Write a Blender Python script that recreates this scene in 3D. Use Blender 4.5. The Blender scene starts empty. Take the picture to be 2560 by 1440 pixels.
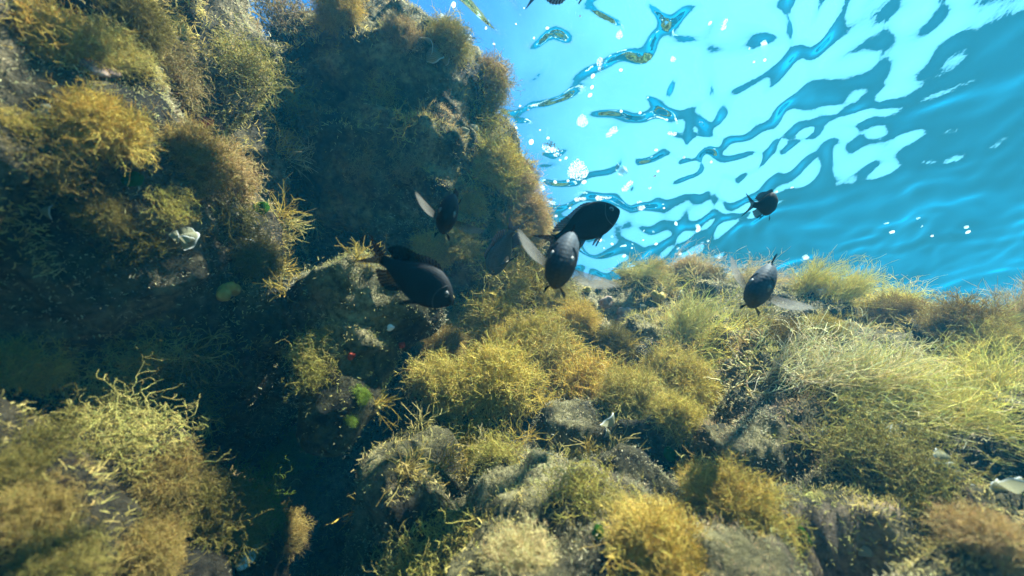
import bpy, math, random
import numpy as np
from mathutils import Vector, Matrix, Quaternion
from mathutils.bvhtree import BVHTree

scene = bpy.context.scene
C = scene.collection
random.seed(7)

# ------------------------------------------------------------------ camera
PITCH = math.radians(34.0)
FPX = 1000.0                       # focal length in pixels of the 2560 px wide photograph
cam_d = bpy.data.cameras.new('camera')
cam = bpy.data.objects.new('camera', cam_d)
C.objects.link(cam)
cam_d.sensor_width = 36.0
cam_d.lens = 36.0 * FPX / 2560.0
cam_d.clip_start = 0.01
cam_d.clip_end = 200.0
cam_d.dof.use_dof = True
cam_d.dof.focus_distance = 0.85
cam_d.dof.aperture_fstop = 3.6
cam.rotation_euler = (math.pi / 2 + PITCH, 0, 0)
scene.camera = cam

# ------------------------------------------------------------------ sky, sun, exposure
SUN_EL, SUN_AZ = math.radians(60.0), math.radians(113.0)     # azimuth to the right of straight ahead
world = bpy.data.worlds.new('World')
scene.world = world
world.use_nodes = True
wn = world.node_tree
wn.nodes.clear()
sky = wn.nodes.new('ShaderNodeTexSky')
sky.sky_type = 'NISHITA'
sky.sun_disc = False
sky.sun_elevation = SUN_EL
sky.sun_rotation = SUN_AZ
bg = wn.nodes.new('ShaderNodeBackground')
bg.inputs['Strength'].default_value = 0.080
wo = wn.nodes.new('ShaderNodeOutputWorld')
tintn = wn.nodes.new('ShaderNodeMixRGB')
tintn.blend_type = 'MULTIPLY'
tintn.inputs[0].default_value = 1.0
tintn.inputs[2].default_value = (0.25, 0.72, 0.97, 1)
wn.links.new(sky.outputs[0], tintn.inputs[1])
# bright glow added high on the right, standing in for the sun's glare
tcw = wn.nodes.new('ShaderNodeTexCoord')
dotn = wn.nodes.new('ShaderNodeVectorMath'); dotn.operation = 'DOT_PRODUCT'
dotn.inputs[1].default_value = Vector((0.62, 0.42, 0.66)).normalized()
wn.links.new(tcw.outputs['Generated'], dotn.inputs[0])
cno = wn.nodes.new('ShaderNodeTexNoise'); cno.inputs['Scale'].default_value = 4.0; cno.inputs['Detail'].default_value = 6.0
wn.links.new(tcw.outputs['Generated'], cno.inputs['Vector'])
cadd = wn.nodes.new('ShaderNodeMath'); cadd.operation = 'MULTIPLY_ADD'; cadd.inputs[1].default_value = 0.35
wn.links.new(cno.outputs['Fac'], cadd.inputs[0]); wn.links.new(dotn.outputs['Value'], cadd.inputs[2])
cmap = wn.nodes.new('ShaderNodeMapRange'); cmap.interpolation_type = 'SMOOTHSTEP'
cmap.inputs[1].default_value = 0.84; cmap.inputs[2].default_value = 1.22; cmap.inputs[4].default_value = 0.8
wn.links.new(cadd.outputs[0], cmap.inputs[0])
cmix = wn.nodes.new('ShaderNodeMixRGB'); cmix.inputs[2].default_value = (1.1, 3.7, 4.4, 1)
wn.links.new(cmap.outputs[0], cmix.inputs[0]); wn.links.new(tintn.outputs[0], cmix.inputs[1])
wn.links.new(cmix.outputs[0], bg.inputs['Color'])
wn.links.new(bg.outputs[0], wo.inputs['Surface'])

sun_d = bpy.data.lights.new('sun', 'SUN')
sun_d.energy = 5.0
sun_d.angle = math.radians(0.5)
sun_d.color = (1.0, 0.94, 0.80)
sun = bpy.data.objects.new('sun', sun_d)
C.objects.link(sun)
sdir = Vector((math.sin(SUN_AZ) * math.cos(SUN_EL), math.cos(SUN_AZ) * math.cos(SUN_EL), math.sin(SUN_EL)))
sun.rotation_euler = (-sdir).to_track_quat('-Z', 'Y').to_euler()
sun.location = sdir * 20

scene.view_settings.view_transform = 'Standard'
scene.view_settings.look = 'None'
scene.view_settings.exposure = 2.3
scene.view_settings.gamma = 1.0
try:
    cy = scene.cycles
    cy.use_denoising = True
    cy.denoiser = 'OPENIMAGEDENOISE'
    cy.max_bounces = 8
    cy.diffuse_bounces = 4
    cy.glossy_bounces = 3
    cy.transmission_bounces = 4
    cy.transparent_max_bounces = 12
    cy.volume_bounces = 1
    cy.sample_clamp_indirect = 4.0
    cy.caustics_reflective = False
    cy.caustics_refractive = False
except Exception as e:
    print('cycles settings', e)

SURFACE_Z = 1.32                   # height of the water surface above the lens

# ------------------------------------------------------------------ helpers
def ray(u, v):
    """world direction of a spot in the photograph"""
    a, b = (u - 1280.0) / FPX, (720.0 - v) / FPX
    cp, sp = math.cos(PITCH), math.sin(PITCH)
    d = np.array([a, cp - b * sp, sp + b * cp])
    return d / np.linalg.norm(d)

def P(u, v, r):
    return ray(u, v) * r

def cam_vec(x, y, z):
    """view-space direction (right, up, towards the lens) to world"""
    cp, sp = math.cos(PITCH), math.sin(PITCH)
    return Vector((x, 0, 0)) + Vector((0, -sp, cp)) * y - Vector((0, cp, sp)) * z

def tag(o, label=None, cat=None, group=None, kind=None):
    if label: o['label'] = label
    if cat: o['category'] = cat
    if group: o['group'] = group
    if kind: o['kind'] = kind
    return o

def mesh_np(name, v, f, mat=None, smooth=True, uv=None, col=None):
    """numpy verts (n,3) and faces (m,k) to a mesh datablock"""
    me = bpy.data.meshes.new(name)
    v = np.ascontiguousarray(v, dtype=np.float32)
    f = np.ascontiguousarray(f, dtype=np.int32)
    n, (m, k) = len(v), f.shape
    me.vertices.add(n)
    me.vertices.foreach_set('co', v.ravel())
    me.loops.add(m * k)
    me.loops.foreach_set('vertex_index', f.ravel())
    me.polygons.add(m)
    me.polygons.foreach_set('loop_start', np.arange(0, m * k, k, dtype=np.int32))
    me.polygons.foreach_set('use_smooth', np.full(m, smooth, dtype=bool))
    if col is not None:
        a = me.color_attributes.new('tint', 'FLOAT_COLOR', 'POINT')
        c4 = np.ones((n, 4), np.float32)
        c4[:, :3] = col
        a.data.foreach_set('color', c4.ravel())
    me.update(calc_edges=True)
    if uv is not None:
        l = me.uv_layers.new(name='map')
        l.data.foreach_set('uv', np.ascontiguousarray(uv[f.ravel()], dtype=np.float32).ravel())
    if mat: me.materials.append(mat)
    return me

def add(name, me, parent=None, loc=None):
    o = bpy.data.objects.new(name, me)
    C.objects.link(o)
    if parent is not None: o.parent = parent
    if loc is not None: o.location = loc
    return o

def smooth(a, b, x):
    t = np.clip((x - a) / (b - a), 0, 1)
    return t * t * (3 - 2 * t)

def vnoise(p, seed=0):
    p = np.asarray(p, dtype=np.float64)
    i = np.floor(p).astype(np.int64)
    f = p - i
    f = f * f * f * (f * (f * 6 - 15) + 10)
    def h(dx, dy, dz):
        n = (i[:, 0] + dx) * 73856093 ^ (i[:, 1] + dy) * 19349663 ^ (i[:, 2] + dz) * 83492791 ^ (seed * 2654435761)
        n = (n ^ (n >> 13)) & 0xffffffff
        n = (n * 1274126177) & 0xffffffff
        n = (n ^ (n >> 16)) & 0xffff
        return n / 32767.5 - 1.0
    x, y, z = f[:, 0], f[:, 1], f[:, 2]
    a = h(0,0,0)*(1-x) + h(1,0,0)*x
    b = h(0,1,0)*(1-x) + h(1,1,0)*x
    c = h(0,0,1)*(1-x) + h(1,0,1)*x
    d = h(0,1,1)*(1-x) + h(1,1,1)*x
    return (a*(1-y) + b*y)*(1-z) + (c*(1-y) + d*y)*z

def fbm(p, scale, octaves=4, seed=0, gain=0.5, ridged=False):
    s, amp, out, tot = scale, 1.0, 0.0, 0.0
    for k in range(octaves):
        n = vnoise(p * s + 17.3 * k, seed + k)
        if ridged: n = 1 - 2 * np.abs(n)
        out = out + amp * n
        tot += amp
        s *= 2.03
        amp *= gain
    return out / tot

# ------------------------------------------------------------------ materials
def new_mat(name):
    m = bpy.data.materials.new(name)
    m.use_nodes = True
    m.node_tree.nodes.clear()
    return m, m.node_tree.nodes, m.node_tree.links

def rock_material(name, dark, mid, pale, pink):
    m, N, L = new_mat(name)
    out = N.new('ShaderNodeOutputMaterial')
    b = N.new('ShaderNodeBsdfPrincipled')
    b.inputs['Roughness'].default_value = 0.85
    b.inputs['Specular IOR Level'].default_value = 0.15
    geo = N.new('ShaderNodeNewGeometry')
    def noise(scale, detail=6, rough=0.6):
        n = N.new('ShaderNodeTexNoise')
        n.inputs['Scale'].default_value = scale
        n.inputs['Detail'].default_value = detail
        n.inputs['Roughness'].default_value = rough
        L.new(geo.outputs['Position'], n.inputs['Vector'])
        return n
    n1 = noise(9.0)
    r1 = N.new('ShaderNodeValToRGB')
    e = r1.color_ramp.elements
    e[0].position, e[0].color = 0.36, (*dark, 1)
    e[1].position, e[1].color = 0.68, (*pale, 1)
    x = e.new(0.52); x.color = (*mid, 1)
    L.new(n1.outputs['Fac'], r1.inputs['Fac'])
    n2 = noise(5.0, 5)
    r2 = N.new('ShaderNodeValToRGB')
    r2.color_ramp.elements[0].position = 0.56
    r2.color_ramp.elements[1].position = 0.66
    L.new(n2.outputs['Color'], r2.inputs['Fac'])
    mix = N.new('ShaderNodeMixRGB')
    mix.inputs[2].default_value = (*pink, 1)
    L.new(r2.outputs[0], mix.inputs[0])
    L.new(r1.outputs[0], mix.inputs[1])
    n4 = noise(75.0, 6, 0.7)
    r4 = N.new('ShaderNodeValToRGB')
    r4.color_ramp.elements[0].position, r4.color_ramp.elements[0].color = 0.35, (0.16, 0.14, 0.11, 1)
    r4.color_ramp.elements[1].position, r4.color_ramp.elements[1].color = 0.65, (1.75, 1.65, 1.45, 1)
    L.new(n4.outputs['Fac'], r4.inputs['Fac'])
    mm = N.new('ShaderNodeMixRGB'); mm.blend_type = 'MULTIPLY'; mm.inputs[0].default_value = 0.8
    L.new(mix.outputs[0], mm.inputs[1]); L.new(r4.outputs[0], mm.inputs[2])
    sp = N.new('ShaderNodeSeparateXYZ'); L.new(geo.outputs['Position'], sp.inputs[0])
    mr = N.new('ShaderNodeMapRange'); mr.inputs[1].default_value = -0.5; mr.inputs[2].default_value = -1.4
    L.new(sp.outputs['Z'], mr.inputs[0])
    md = N.new('ShaderNodeMixRGB'); md.inputs[2].default_value = (0.012, 0.030, 0.018, 1)     # seagrass meadow on the deep floor
    L.new(mr.outputs[0], md.inputs[0]); L.new(mm.outputs[0], md.inputs[1])
    L.new(md.outputs[0], b.inputs['Base Color'])
    n3 = noise(48.0, 8, 0.72)
    bump = N.new('ShaderNodeBump')
    bump.inputs['Strength'].default_value = 1.0
    bump.inputs['Distance'].default_value = 0.03
    L.new(n3.outputs['Fac'], bump.inputs['Height'])
    L.new(bump.outputs[0], b.inputs['Normal'])
    L.new(b.outputs[0], out.inputs['Surface'])
    return m

M = {}
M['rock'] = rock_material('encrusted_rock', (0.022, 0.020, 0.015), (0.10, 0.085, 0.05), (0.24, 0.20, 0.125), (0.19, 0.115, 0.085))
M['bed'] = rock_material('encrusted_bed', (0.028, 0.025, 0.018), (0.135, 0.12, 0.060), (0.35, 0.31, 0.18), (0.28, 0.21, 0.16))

M['dim'] = rock_material('painted_shade_rock', (0.012, 0.011, 0.009), (0.045, 0.038, 0.024), (0.10, 0.082, 0.05), (0.12, 0.055, 0.04))  # darker copy of the rock colours, with the low left corner's shade painted in

def water_material():
    """one interface seen from below: clear inside the window overhead, a mirror beyond the critical angle"""
    m, N, L = new_mat('water_surface')
    out = N.new('ShaderNodeOutputMaterial')
    tr = N.new('ShaderNodeBsdfTransparent')
    tr.inputs['Color'].default_value = (0.86, 0.97, 1.0, 1)
    gl = N.new('ShaderNodeBsdfGlossy')
    gl.inputs['Roughness'].default_value = 0.0
    gl.inputs['Color'].default_value = (0.55, 0.84, 0.88, 1)
    fr = N.new('ShaderNodeFresnel')
    fr.inputs['IOR'].default_value = 1.33
    geo = N.new('ShaderNodeNewGeometry')
    n = N.new('ShaderNodeTexNoise')
    n.inputs['Scale'].default_value = 26.0
    n.inputs['Detail'].default_value = 3.0
    L.new(geo.outputs['Position'], n.inputs['Vector'])
    bump = N.new('ShaderNodeBump')
    bump.inputs['Strength'].default_value = 0.25
    bump.inputs['Distance'].default_value = 0.003
    L.new(n.outputs['Fac'], bump.inputs['Height'])
    L.new(bump.outputs[0], fr.inputs['Normal'])
    L.new(bump.outputs[0], gl.inputs['Normal'])
    mix = N.new('ShaderNodeMixShader')
    L.new(fr.outputs[0], mix.inputs[0])
    L.new(tr.outputs[0], mix.inputs[1])
    L.new(gl.outputs[0], mix.inputs[2])
    L.new(mix.outputs[0], out.inputs['Surface'])
    return m
M['water'] = water_material()

# ------------------------------------------------------------------ water surface (structure)
def graded(lo, hi, step, far):
    """fine spacing from lo to hi, growing outside until +-far"""
    core = list(np.arange(lo, hi + 1e-6, step))
    s, x = step, hi
    up = []
    while x < far:
        s *= 1.25; x += s; up.append(x)
    s, x = step, lo
    dn = []
    while x > -far:
        s *= 1.25; x -= s; dn.append(x)
    return np.array(dn[::-1] + core + up)

def grid_faces(nx, ny):
    i, j = np.meshgrid(np.arange(nx - 1), np.arange(ny - 1), indexing='ij')
    a = (i * ny + j).ravel()
    return np.stack([a, a + ny, a + ny + 1, a + 1], 1)

def build_water():
    xs, ys = graded(-1.2, 4.2, 0.014, 22.0), graded(-0.5, 5.0, 0.014, 22.0)
    X, Y = np.meshgrid(xs, ys, indexing='ij')
    x, y = X.ravel(), Y.ravel()
    rng = np.random.default_rng(11)
    z = np.zeros_like(x)
    # long swell, then shorter wind ripples; the chop is stronger by the rock
    chop = 0.16 + 0.84 * np.exp(-((x - 0.1) / 0.8) ** 2)
    calm = 1 - 0.45 * smooth(1.0, 2.6, x)
    far = np.sqrt(x * x + y * y)
    damp = 1 - smooth(5.0, 9.0, far)
    q = np.stack([x, y, np.zeros_like(x)], 1)
    wx = x + 0.14 * vnoise(q * 1.6, 5) + 0.045 * vnoise(q * 5, 15); wy = y + 0.14 * vnoise(q * 1.6, 6) + 0.045 * vnoise(q * 5, 16)
    for k in range(46):
        lam = 0.09 * (16.0 ** rng.random())
        ang = math.radians(128) + rng.normal(0, 0.55 if lam > 0.5 else 0.9)
        slope = SLOPE * (0.72 if lam > 0.45 else (1.9 if lam > 0.2 else 2.3))
        amp = slope * lam / (2 * math.pi)
        ph = rng.random() * 6.28
        w = amp * np.sin(2 * math.pi * (wx * math.cos(ang) + wy * math.sin(ang)) / lam + ph)
        z += w * (chop if lam < 0.45 else calm)
    z *= damp
    me = mesh_np('water', np.stack([x, y, z + SURFACE_Z], 1), grid_faces(len(xs), len(ys)), M['water'])
    o = add('water', me)
    tag(o, 'rippled underside of the sea surface glowing bright cyan overhead', 'water', kind='structure')
SLOPE = 0.062
build_water()

# ------------------------------------------------------------------ seabed (structure): the reef slope, one sheet reaching far out
ctrl = [P(1300,1430,.42), P(1700,1430,.43), P(2100,1430,.46), P(2540,1430,.52), P(1000,1430,.46),
        P(1300,1150,.58), P(1700,1150,.58), P(2100,1150,.62), P(2540,1150,.70),
        P(1200,960,.74), P(1500,960,.74), P(1900,960,.76), P(2250,940,.82), P(2540,960,.88),
        P(1250,800,.98), P(1600,810,1.02), P(1900,830,1.02), P(2250,845,1.05), P(2540,870,1.10),
        P(1150,710,1.30), P(1350,690,1.50), P(1700,700,1.52), P(2000,745,1.38), P(2300,780,1.34), P(2550,825,1.32),
        (0.0,1.9,.75), (.3,1.95,.55), (.9,1.7,.25), (1.5,1.3,.1), (1.8,.7,.1), (-.5,1.6,.8), (2.4,.6,-.3),
        (0,0,-.42), (.5,0,-.36), (1.0,0,-.25), (-.4,0,-.5), (0,-.7,-.8), (.9,-.7,-.7), (-.6,.5,-.2), (-.6,1.1,.4)]
ctrl = np.array([tuple(c) for c in ctrl])
def tps(pts, vals, lam=0.002):
    d = np.linalg.norm(pts[:, None] - pts[None], axis=2)
    K = np.where(d > 0, d * d * np.log(d + 1e-12), 0) + lam * np.eye(len(pts))
    A = np.hstack([np.ones((len(pts), 1)), pts])
    S = np.block([[K, A], [A.T, np.zeros((3, 3))]])
    return np.linalg.solve(S, np.concatenate([vals, np.zeros(3)]))
W = tps(ctrl[:, :2], ctrl[:, 2])
def tps_eval(x, y):
    out = W[-3] + W[-2] * x + W[-1] * y
    for (cx, cy_), w in zip(ctrl[:, :2], W[:-3]):
        d2 = (x - cx) ** 2 + (y - cy_) ** 2
        out = out + w * 0.5 * d2 * np.log(d2 + 1e-12)
    return out

def build_seabed():
    xs, ys = graded(-0.5, 1.9, 0.0045, 22.0), graded(0.15, 1.9, 0.0045, 22.0)
    X, Y = np.meshgrid(xs, ys, indexing='ij')
    x, y = X.ravel(), Y.ravel()
    cxx, cyy = np.clip(x, -1.5, 3.0), np.clip(y, -1.0, 2.8)
    z = np.clip(tps_eval(cxx, cyy), -2.0, 1.1)
    q = np.stack([x, y, np.zeros_like(x)], 1)
    away = np.sqrt((x - 0.6) ** 2 + (y - 0.8) ** 2)
    t = smooth(1.4, 3.2, away)
    z = z * (1 - t) + t * (-3.2 + 0.3 * fbm(q, 0.5, 3, 40))
    # the dark gully left of the slope
    edge = -0.235 * y + 0.05 * vnoise(q * 5.0, 21)
    g = smooth(-0.01, 0.13, edge - x) * (1 - smooth(1.0, 1.25, y))
    z = z - g * 0.75
    v = np.stack([x, y, z], 1)
    # hummocks and hollows pushed along the slope's normal
    nx, ny = len(xs), len(ys)
    gx, gy = np.gradient(z.reshape(nx, ny), xs, ys)
    nrm = np.stack([-np.clip(gx.ravel(), -1.5, 1.5), -np.clip(gy.ravel(), -1.5, 1.5), np.ones_like(x)], 1)
    nrm /= np.linalg.norm(nrm, axis=1)[:, None]
    near = 1 - smooth(2.5, 5, away)
    h = 0.050 * fbm(v, 4.2, 3, 50, 0.5) + 0.030 * fbm(v, 11, 3, 60, 0.55) - 0.13 * np.maximum(0, fbm(v, 6.0, 2, 66, 0.5, True) - 0.30)
    h += 0.013 * fbm(v, 34, 2, 70) + 0.0065 * fbm(v, 75, 3, 74, 0.6, True)
    v = v + nrm * (h * near)[:, None]
    me = mesh_np('seabed', v, grid_faces(nx, ny), M['bed'])
    o = add('seabed', me)
    tag(o, 'sunlit rocky reef slope overgrown with yellow brown seaweed', 'seabed', kind='structure')
    return o
seabed = build_seabed()

# ------------------------------------------------------------------ big rocks: star-shaped unions of lumps, each its own mesh
def ico(sub):
    import bmesh
    bm = bmesh.new()
    bmesh.ops.create_icosphere(bm, subdivisions=sub, radius=1.0)
    v = np.array([q.co[:] for q in bm.verts])
    f = np.array([[q.index for q in p.verts] for p in bm.faces])
    bm.free()
    return v, f
ICO = {}
def rock(name, centre, lumps, sub, amp, label, cat='rock', seed=0, stretch=None, kind=None, mat='rock'):
    """lumps: (offset, radii) ellipsoids that all hold the centre"""
    if sub not in ICO: ICO[sub] = ico(sub)
    d, f = ICO[sub]
    c = np.array(centre, float)
    best = np.zeros(len(d))
    for off, rad in lumps:
        o_, r_ = np.array(off, float), np.array(rad, float)
        dd, oo = d / r_, -o_ / r_
        A = (dd ** 2).sum(1); B = (dd * oo).sum(1); Cc = (oo ** 2).sum() - 1
        t = (-B + np.sqrt(np.maximum(B * B - A * Cc, 0))) / A
        t = np.where(B * B - A * Cc > 0, t, 0)
        best = np.maximum(best, t)
    v = d * best[:, None]
    w = v + c
    h = amp * (0.62 * fbm(w, 3.2, 3, seed + 1, 0.5) + 0.52 * fbm(w, 6.5, 3, seed + 5, 0.5, True) + 0.16 * fbm(w, 26.0, 2, seed + 9))
    if stretch is not None:                       # tilted strata ribs
        s = w @ np.array(stretch)
        h += amp * 0.22 * fbm(np.stack([s, s * 0.1, w[:, 1] * 0.6], 1), 9.0, 3, seed + 13, 0.5, True)
    v = v + d * h[:, None]
    o = add(name, mesh_np(name, v, f, M[mat]), loc=c)
    tag(o, label, cat, kind=kind)
    return o

ROCKS = []
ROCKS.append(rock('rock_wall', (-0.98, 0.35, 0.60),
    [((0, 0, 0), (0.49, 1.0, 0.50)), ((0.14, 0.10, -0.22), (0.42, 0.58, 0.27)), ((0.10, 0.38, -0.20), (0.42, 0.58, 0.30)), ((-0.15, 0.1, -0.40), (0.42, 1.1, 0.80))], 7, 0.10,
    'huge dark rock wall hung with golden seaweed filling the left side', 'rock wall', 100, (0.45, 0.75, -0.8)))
ROCKS.append(rock('rock_buttress', (-0.27, 0.98, 0.95),
    [((0, 0, 0), (0.27, 0.40, 0.36)), ((0.08, 0.02, -0.08), (0.20, 0.27, 0.28)), ((-0.05, -0.16, -0.13), (0.22, 0.27, 0.21)),
     ((-0.17, -0.12, 0.15), (0.34, 0.40, 0.30)), ((-0.12, -0.20, 0.17), (0.26, 0.34, 0.26)), ((-0.06, -0.15, 0.12), (0.26, 0.36, 0.27)), ((0.07, 0.22, -0.12), (0.26, 0.40, 0.33)), ((0.14, 0.25, -0.22), (0.30, 0.50, 0.31))], 7, 0.125,
    'tall bulging rock buttress with sunlit seaweed edge beside the open water', 'rock', 200, mat='bed'))
ROCKS.append(rock('rock_ledge', tuple(P(900, 780, 0.66)),
    [((0, 0, 0), (0.115, 0.10, 0.065)), ((0.005, -0.01, -0.06), (0.060, 0.055, 0.15)), ((-0.08, 0.03, 0.0), (0.13, 0.10, 0.055))], 6, 0.055,
    'pale crusted rock ledge tapering downward below the dark cave', 'rock', 300, mat='bed'))
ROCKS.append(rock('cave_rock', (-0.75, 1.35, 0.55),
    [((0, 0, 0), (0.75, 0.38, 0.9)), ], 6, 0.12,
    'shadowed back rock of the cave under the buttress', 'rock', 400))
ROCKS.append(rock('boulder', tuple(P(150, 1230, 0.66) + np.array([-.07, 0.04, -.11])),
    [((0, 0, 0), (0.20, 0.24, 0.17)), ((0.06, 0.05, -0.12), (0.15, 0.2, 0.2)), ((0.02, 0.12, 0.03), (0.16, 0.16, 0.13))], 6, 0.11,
    'seaweed covered boulder with painted shade low in the left corner', 'boulder', 500, mat='dim'))

# ------------------------------------------------------------------ the water itself: one closed box of even density
def build_haze():
    m, N, L = new_mat('sea_water_body')
    out = N.new('ShaderNodeOutputMaterial')
    v = N.new('ShaderNodeVolumePrincipled')
    v.inputs['Color'].default_value = (0.007, 0.155, 0.30, 1)
    v.inputs['Density'].default_value = 0.115
    v.inputs['Anisotropy'].default_value = 0.2
    v.inputs['Absorption Color'].default_value = (0.35, 0.6, 0.7, 1)
    L.new(v.outputs[0], out.inputs['Volume'])
    x, y, z0, z1 = 34.0, 34.0, -4.8, SURFACE_Z + 0.12
    vs = np.array([(sx * x, sy * y, z) for z in (z0, z1) for sx, sy in ((-1,-1),(1,-1),(1,1),(-1,1))])
    fs = np.array([(3,2,1,0),(4,5,6,7),(0,1,5,4),(1,2,6,5),(2,3,7,6),(3,0,4,7)])
    o = add('haze', mesh_np('haze', vs, fs, m, smooth=False))
    tag(o, 'blue green sea water veiling everything in the distance', 'water', kind='stuff')
# ================================================================== seaweed
def weed_material(name, base, translucent=0.45, vary=0.35, tint=False):
    m, N, L = new_mat(name)
    out = N.new('ShaderNodeOutputMaterial')
    df = N.new('ShaderNodeBsdfDiffuse')
    tl = N.new('ShaderNodeBsdfTranslucent')
    mix = N.new('ShaderNodeMixShader'); mix.inputs[0].default_value = translucent
    att = N.new('ShaderNodeAttribute'); att.attribute_name = 'tint'
    if tint:
        src = att.outputs['Color']
    else:
        info = N.new('ShaderNodeObjectInfo')
        a = N.new('ShaderNodeMixRGB'); a.blend_type = 'MULTIPLY'; a.inputs[0].default_value = 1.0
        a.inputs[1].default_value = (*base, 1)
        L.new(att.outputs['Color'], a.inputs[2])
        b = N.new('ShaderNodeMixRGB'); b.blend_type = 'MULTIPLY'; b.inputs[0].default_value = 1.0
        L.new(a.outputs[0], b.inputs[1]); L.new(info.outputs['Color'], b.inputs[2])
        src = b.outputs[0]
    L.new(src, df.inputs['Color']); L.new(src, tl.inputs['Color'])
    L.new(df.outputs[0], mix.inputs[1]); L.new(tl.outputs[0], mix.inputs[2])
    L.new(mix.outputs[0], out.inputs['Surface'])
    return m
M['fluffy'] = weed_material('fluffy_weed', (0.58, 0.49, 0.17))
M['branch'] = weed_material('branching_weed', (0.44, 0.38, 0.125))
M['strand'] = weed_material('stringy_weed', (0.66, 0.61, 0.27))
M['turf'] = weed_material('short_turf', (1, 1, 1), 0.35, tint=True)
M['leaf'] = weed_material('green_leaf', (0.035, 0.11, 0.012), 0.5)

def unit(a): return a / (np.linalg.norm(a, axis=-1, keepdims=True) + 1e-9)

class Strands:
    """collects curved tapering strands of K points each"""
    def __init__(self, rng): self.rng, self.S = rng, []
    def grow(self, start, d, L, r, K=4, bend=0.35, sway=None, taper=0.5, wobble=0.035):
        n = len(start)
        b = self.rng.normal(0, 1, (n, 3)); b -= d * (b * d).sum(1, keepdims=True)
        b = unit(b) * (bend * self.rng.random((n, 1)) * 2 - 0.0)
        if sway is not None: b = b + sway
        t = np.linspace(0, 1, K)[None, :, None]
        wob = self.rng.normal(0, wobble, (n, K, 3)); wob[:, 0] = 0
        Pp = start[:, None] + L[:, None, None] * (d[:, None] * t + b[:, None] * t * t * 0.6 + wob)
        R = r[:, None] * (1 - (1 - taper) * t[:, :, 0])
        self.S.append((Pp, R))
        return Pp, R
    def at(self, Pp, idx, t):
        """position and tangent along parent idx at parameter t"""
        K = Pp.shape[1]
        x = np.clip(t * (K - 1), 0, K - 1.001); i = x.astype(int); f = (x - i)[:, None]
        a, b = Pp[idx, i], Pp[idx, i + 1]
        return a * (1 - f) + b * f, unit(b - a)
    def splay(self, d, ang):
        n = len(d)
        b = self.rng.normal(0, 1, (n, 3)); b -= d * (b * d).sum(1, keepdims=True); b = unit(b)
        return unit(d * np.cos(ang)[:, None] + b * np.sin(ang)[:, None])
    def mesh(self, name, mat, sides=3, vary=0.22):
        V, F, Cc, n0 = [], [], [], 0
        for Pp, R in self.S:
            n, K, _ = Pp.shape
            T = unit(Pp[:, -1] - Pp[:, 0] + 1e-6)
            a = np.cross(T, np.array([0.31, 0.57, 0.76])); a = unit(a); b = np.cross(T, a)
            if sides == 2:
                th = self.rng.random(n) * 3.14
                w = a * np.cos(th)[:, None] + b * np.sin(th)[:, None]
                ring = np.stack([Pp - R[..., None] * w[:, None], Pp + R[..., None] * w[:, None]], 2)
                idx = n0 + np.arange(n * K * 2).reshape(n, K, 2)
                F.append(np.stack([idx[:, :-1, 0], idx[:, :-1, 1], idx[:, 1:, 1], idx[:, 1:, 0]], -1).reshape(-1, 4))
            else:
                ph = np.arange(sides) * 2 * np.pi / sides
                ring = Pp[:, :, None] + R[:, :, None, None] * (a[:, None, None] * np.cos(ph)[None, None, :, None] + b[:, None, None] * np.sin(ph)[None, None, :, None])
                idx = n0 + np.arange(n * K * sides).reshape(n, K, sides)
                nx = np.roll(idx, -1, axis=2)
                F.append(np.stack([idx[:, :-1], nx[:, :-1], nx[:, 1:], idx[:, 1:]], -1).reshape(-1, 4))
            V.append(ring.reshape(-1, 3)); n0 += n * K * sides
            c = 1 + self.rng.normal(0, vary, (n, 1)) + self.rng.normal(0, vary * 0.25, (n, 3))
            Cc.append(np.repeat(np.clip(c, 0.35, 1.8), K * sides, axis=0))
        return mesh_np(name, np.concatenate(V), np.concatenate(F), mat, col=np.concatenate(Cc))

def dome(rng, n, spread, low=0.0):
    """directions over a cap of half-angle spread about +Z"""
    z = 1 - rng.random(n) * (1 - math.cos(spread))
    ph = rng.random(n) * 2 * np.pi
    s = np.sqrt(1 - z * z)
    return np.stack([s * np.cos(ph), s * np.sin(ph), z], 1)

def fluffy_mesh(seed, stems=230, r=0.0046):
    rng = np.random.default_rng(seed); s = Strands(rng)
    # a few lobes so that the outline is uneven
    lobes = dome(rng, 5, 1.25); lr = 0.62 + 0.38 * rng.random(5)
    d = dome(rng, stems, 1.75)
    near = np.argmax(d @ lobes.T, axis=1); dot = (d * lobes[near]).sum(1)
    L = (0.55 + 0.45 * np.clip(dot, 0, 1) ** 3) * lr[near] * (0.7 + 0.3 * rng.random(stems)) * 0.86
    st = rng.normal(0, 0.10, (stems, 3)) * np.array([1, 1, 0.4])
    P1, _ = s.grow(st, d, L, np.full(stems, r * 1.3), 4, 0.6)
    k = 11
    i = np.repeat(np.arange(stems), k); t = 0.30 + 0.70 * rng.random(len(i))
    p, tg = s.at(P1, i, t)
    P2, _ = s.grow(p, s.splay(tg, 0.5 + 0.5 * rng.random(len(i))), 0.20 * (0.5 + rng.random(len(i))) * (1.25 - 0.4 * t), np.full(len(i), r), 3, 1.3)
    k = 5
    j = np.repeat(np.arange(len(i)), k); t2 = 0.3 + 0.7 * rng.random(len(j))
    p, tg = s.at(P2, j, t2)
    s.grow(p, s.splay(tg, 0.5 + 0.6 * rng.random(len(j))), 0.085 * (0.5 + rng.random(len(j))), np.full(len(j), r * 0.9), 3, 1.2)
    return s.mesh('fluffy_seaweed', M['fluffy'])

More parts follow.
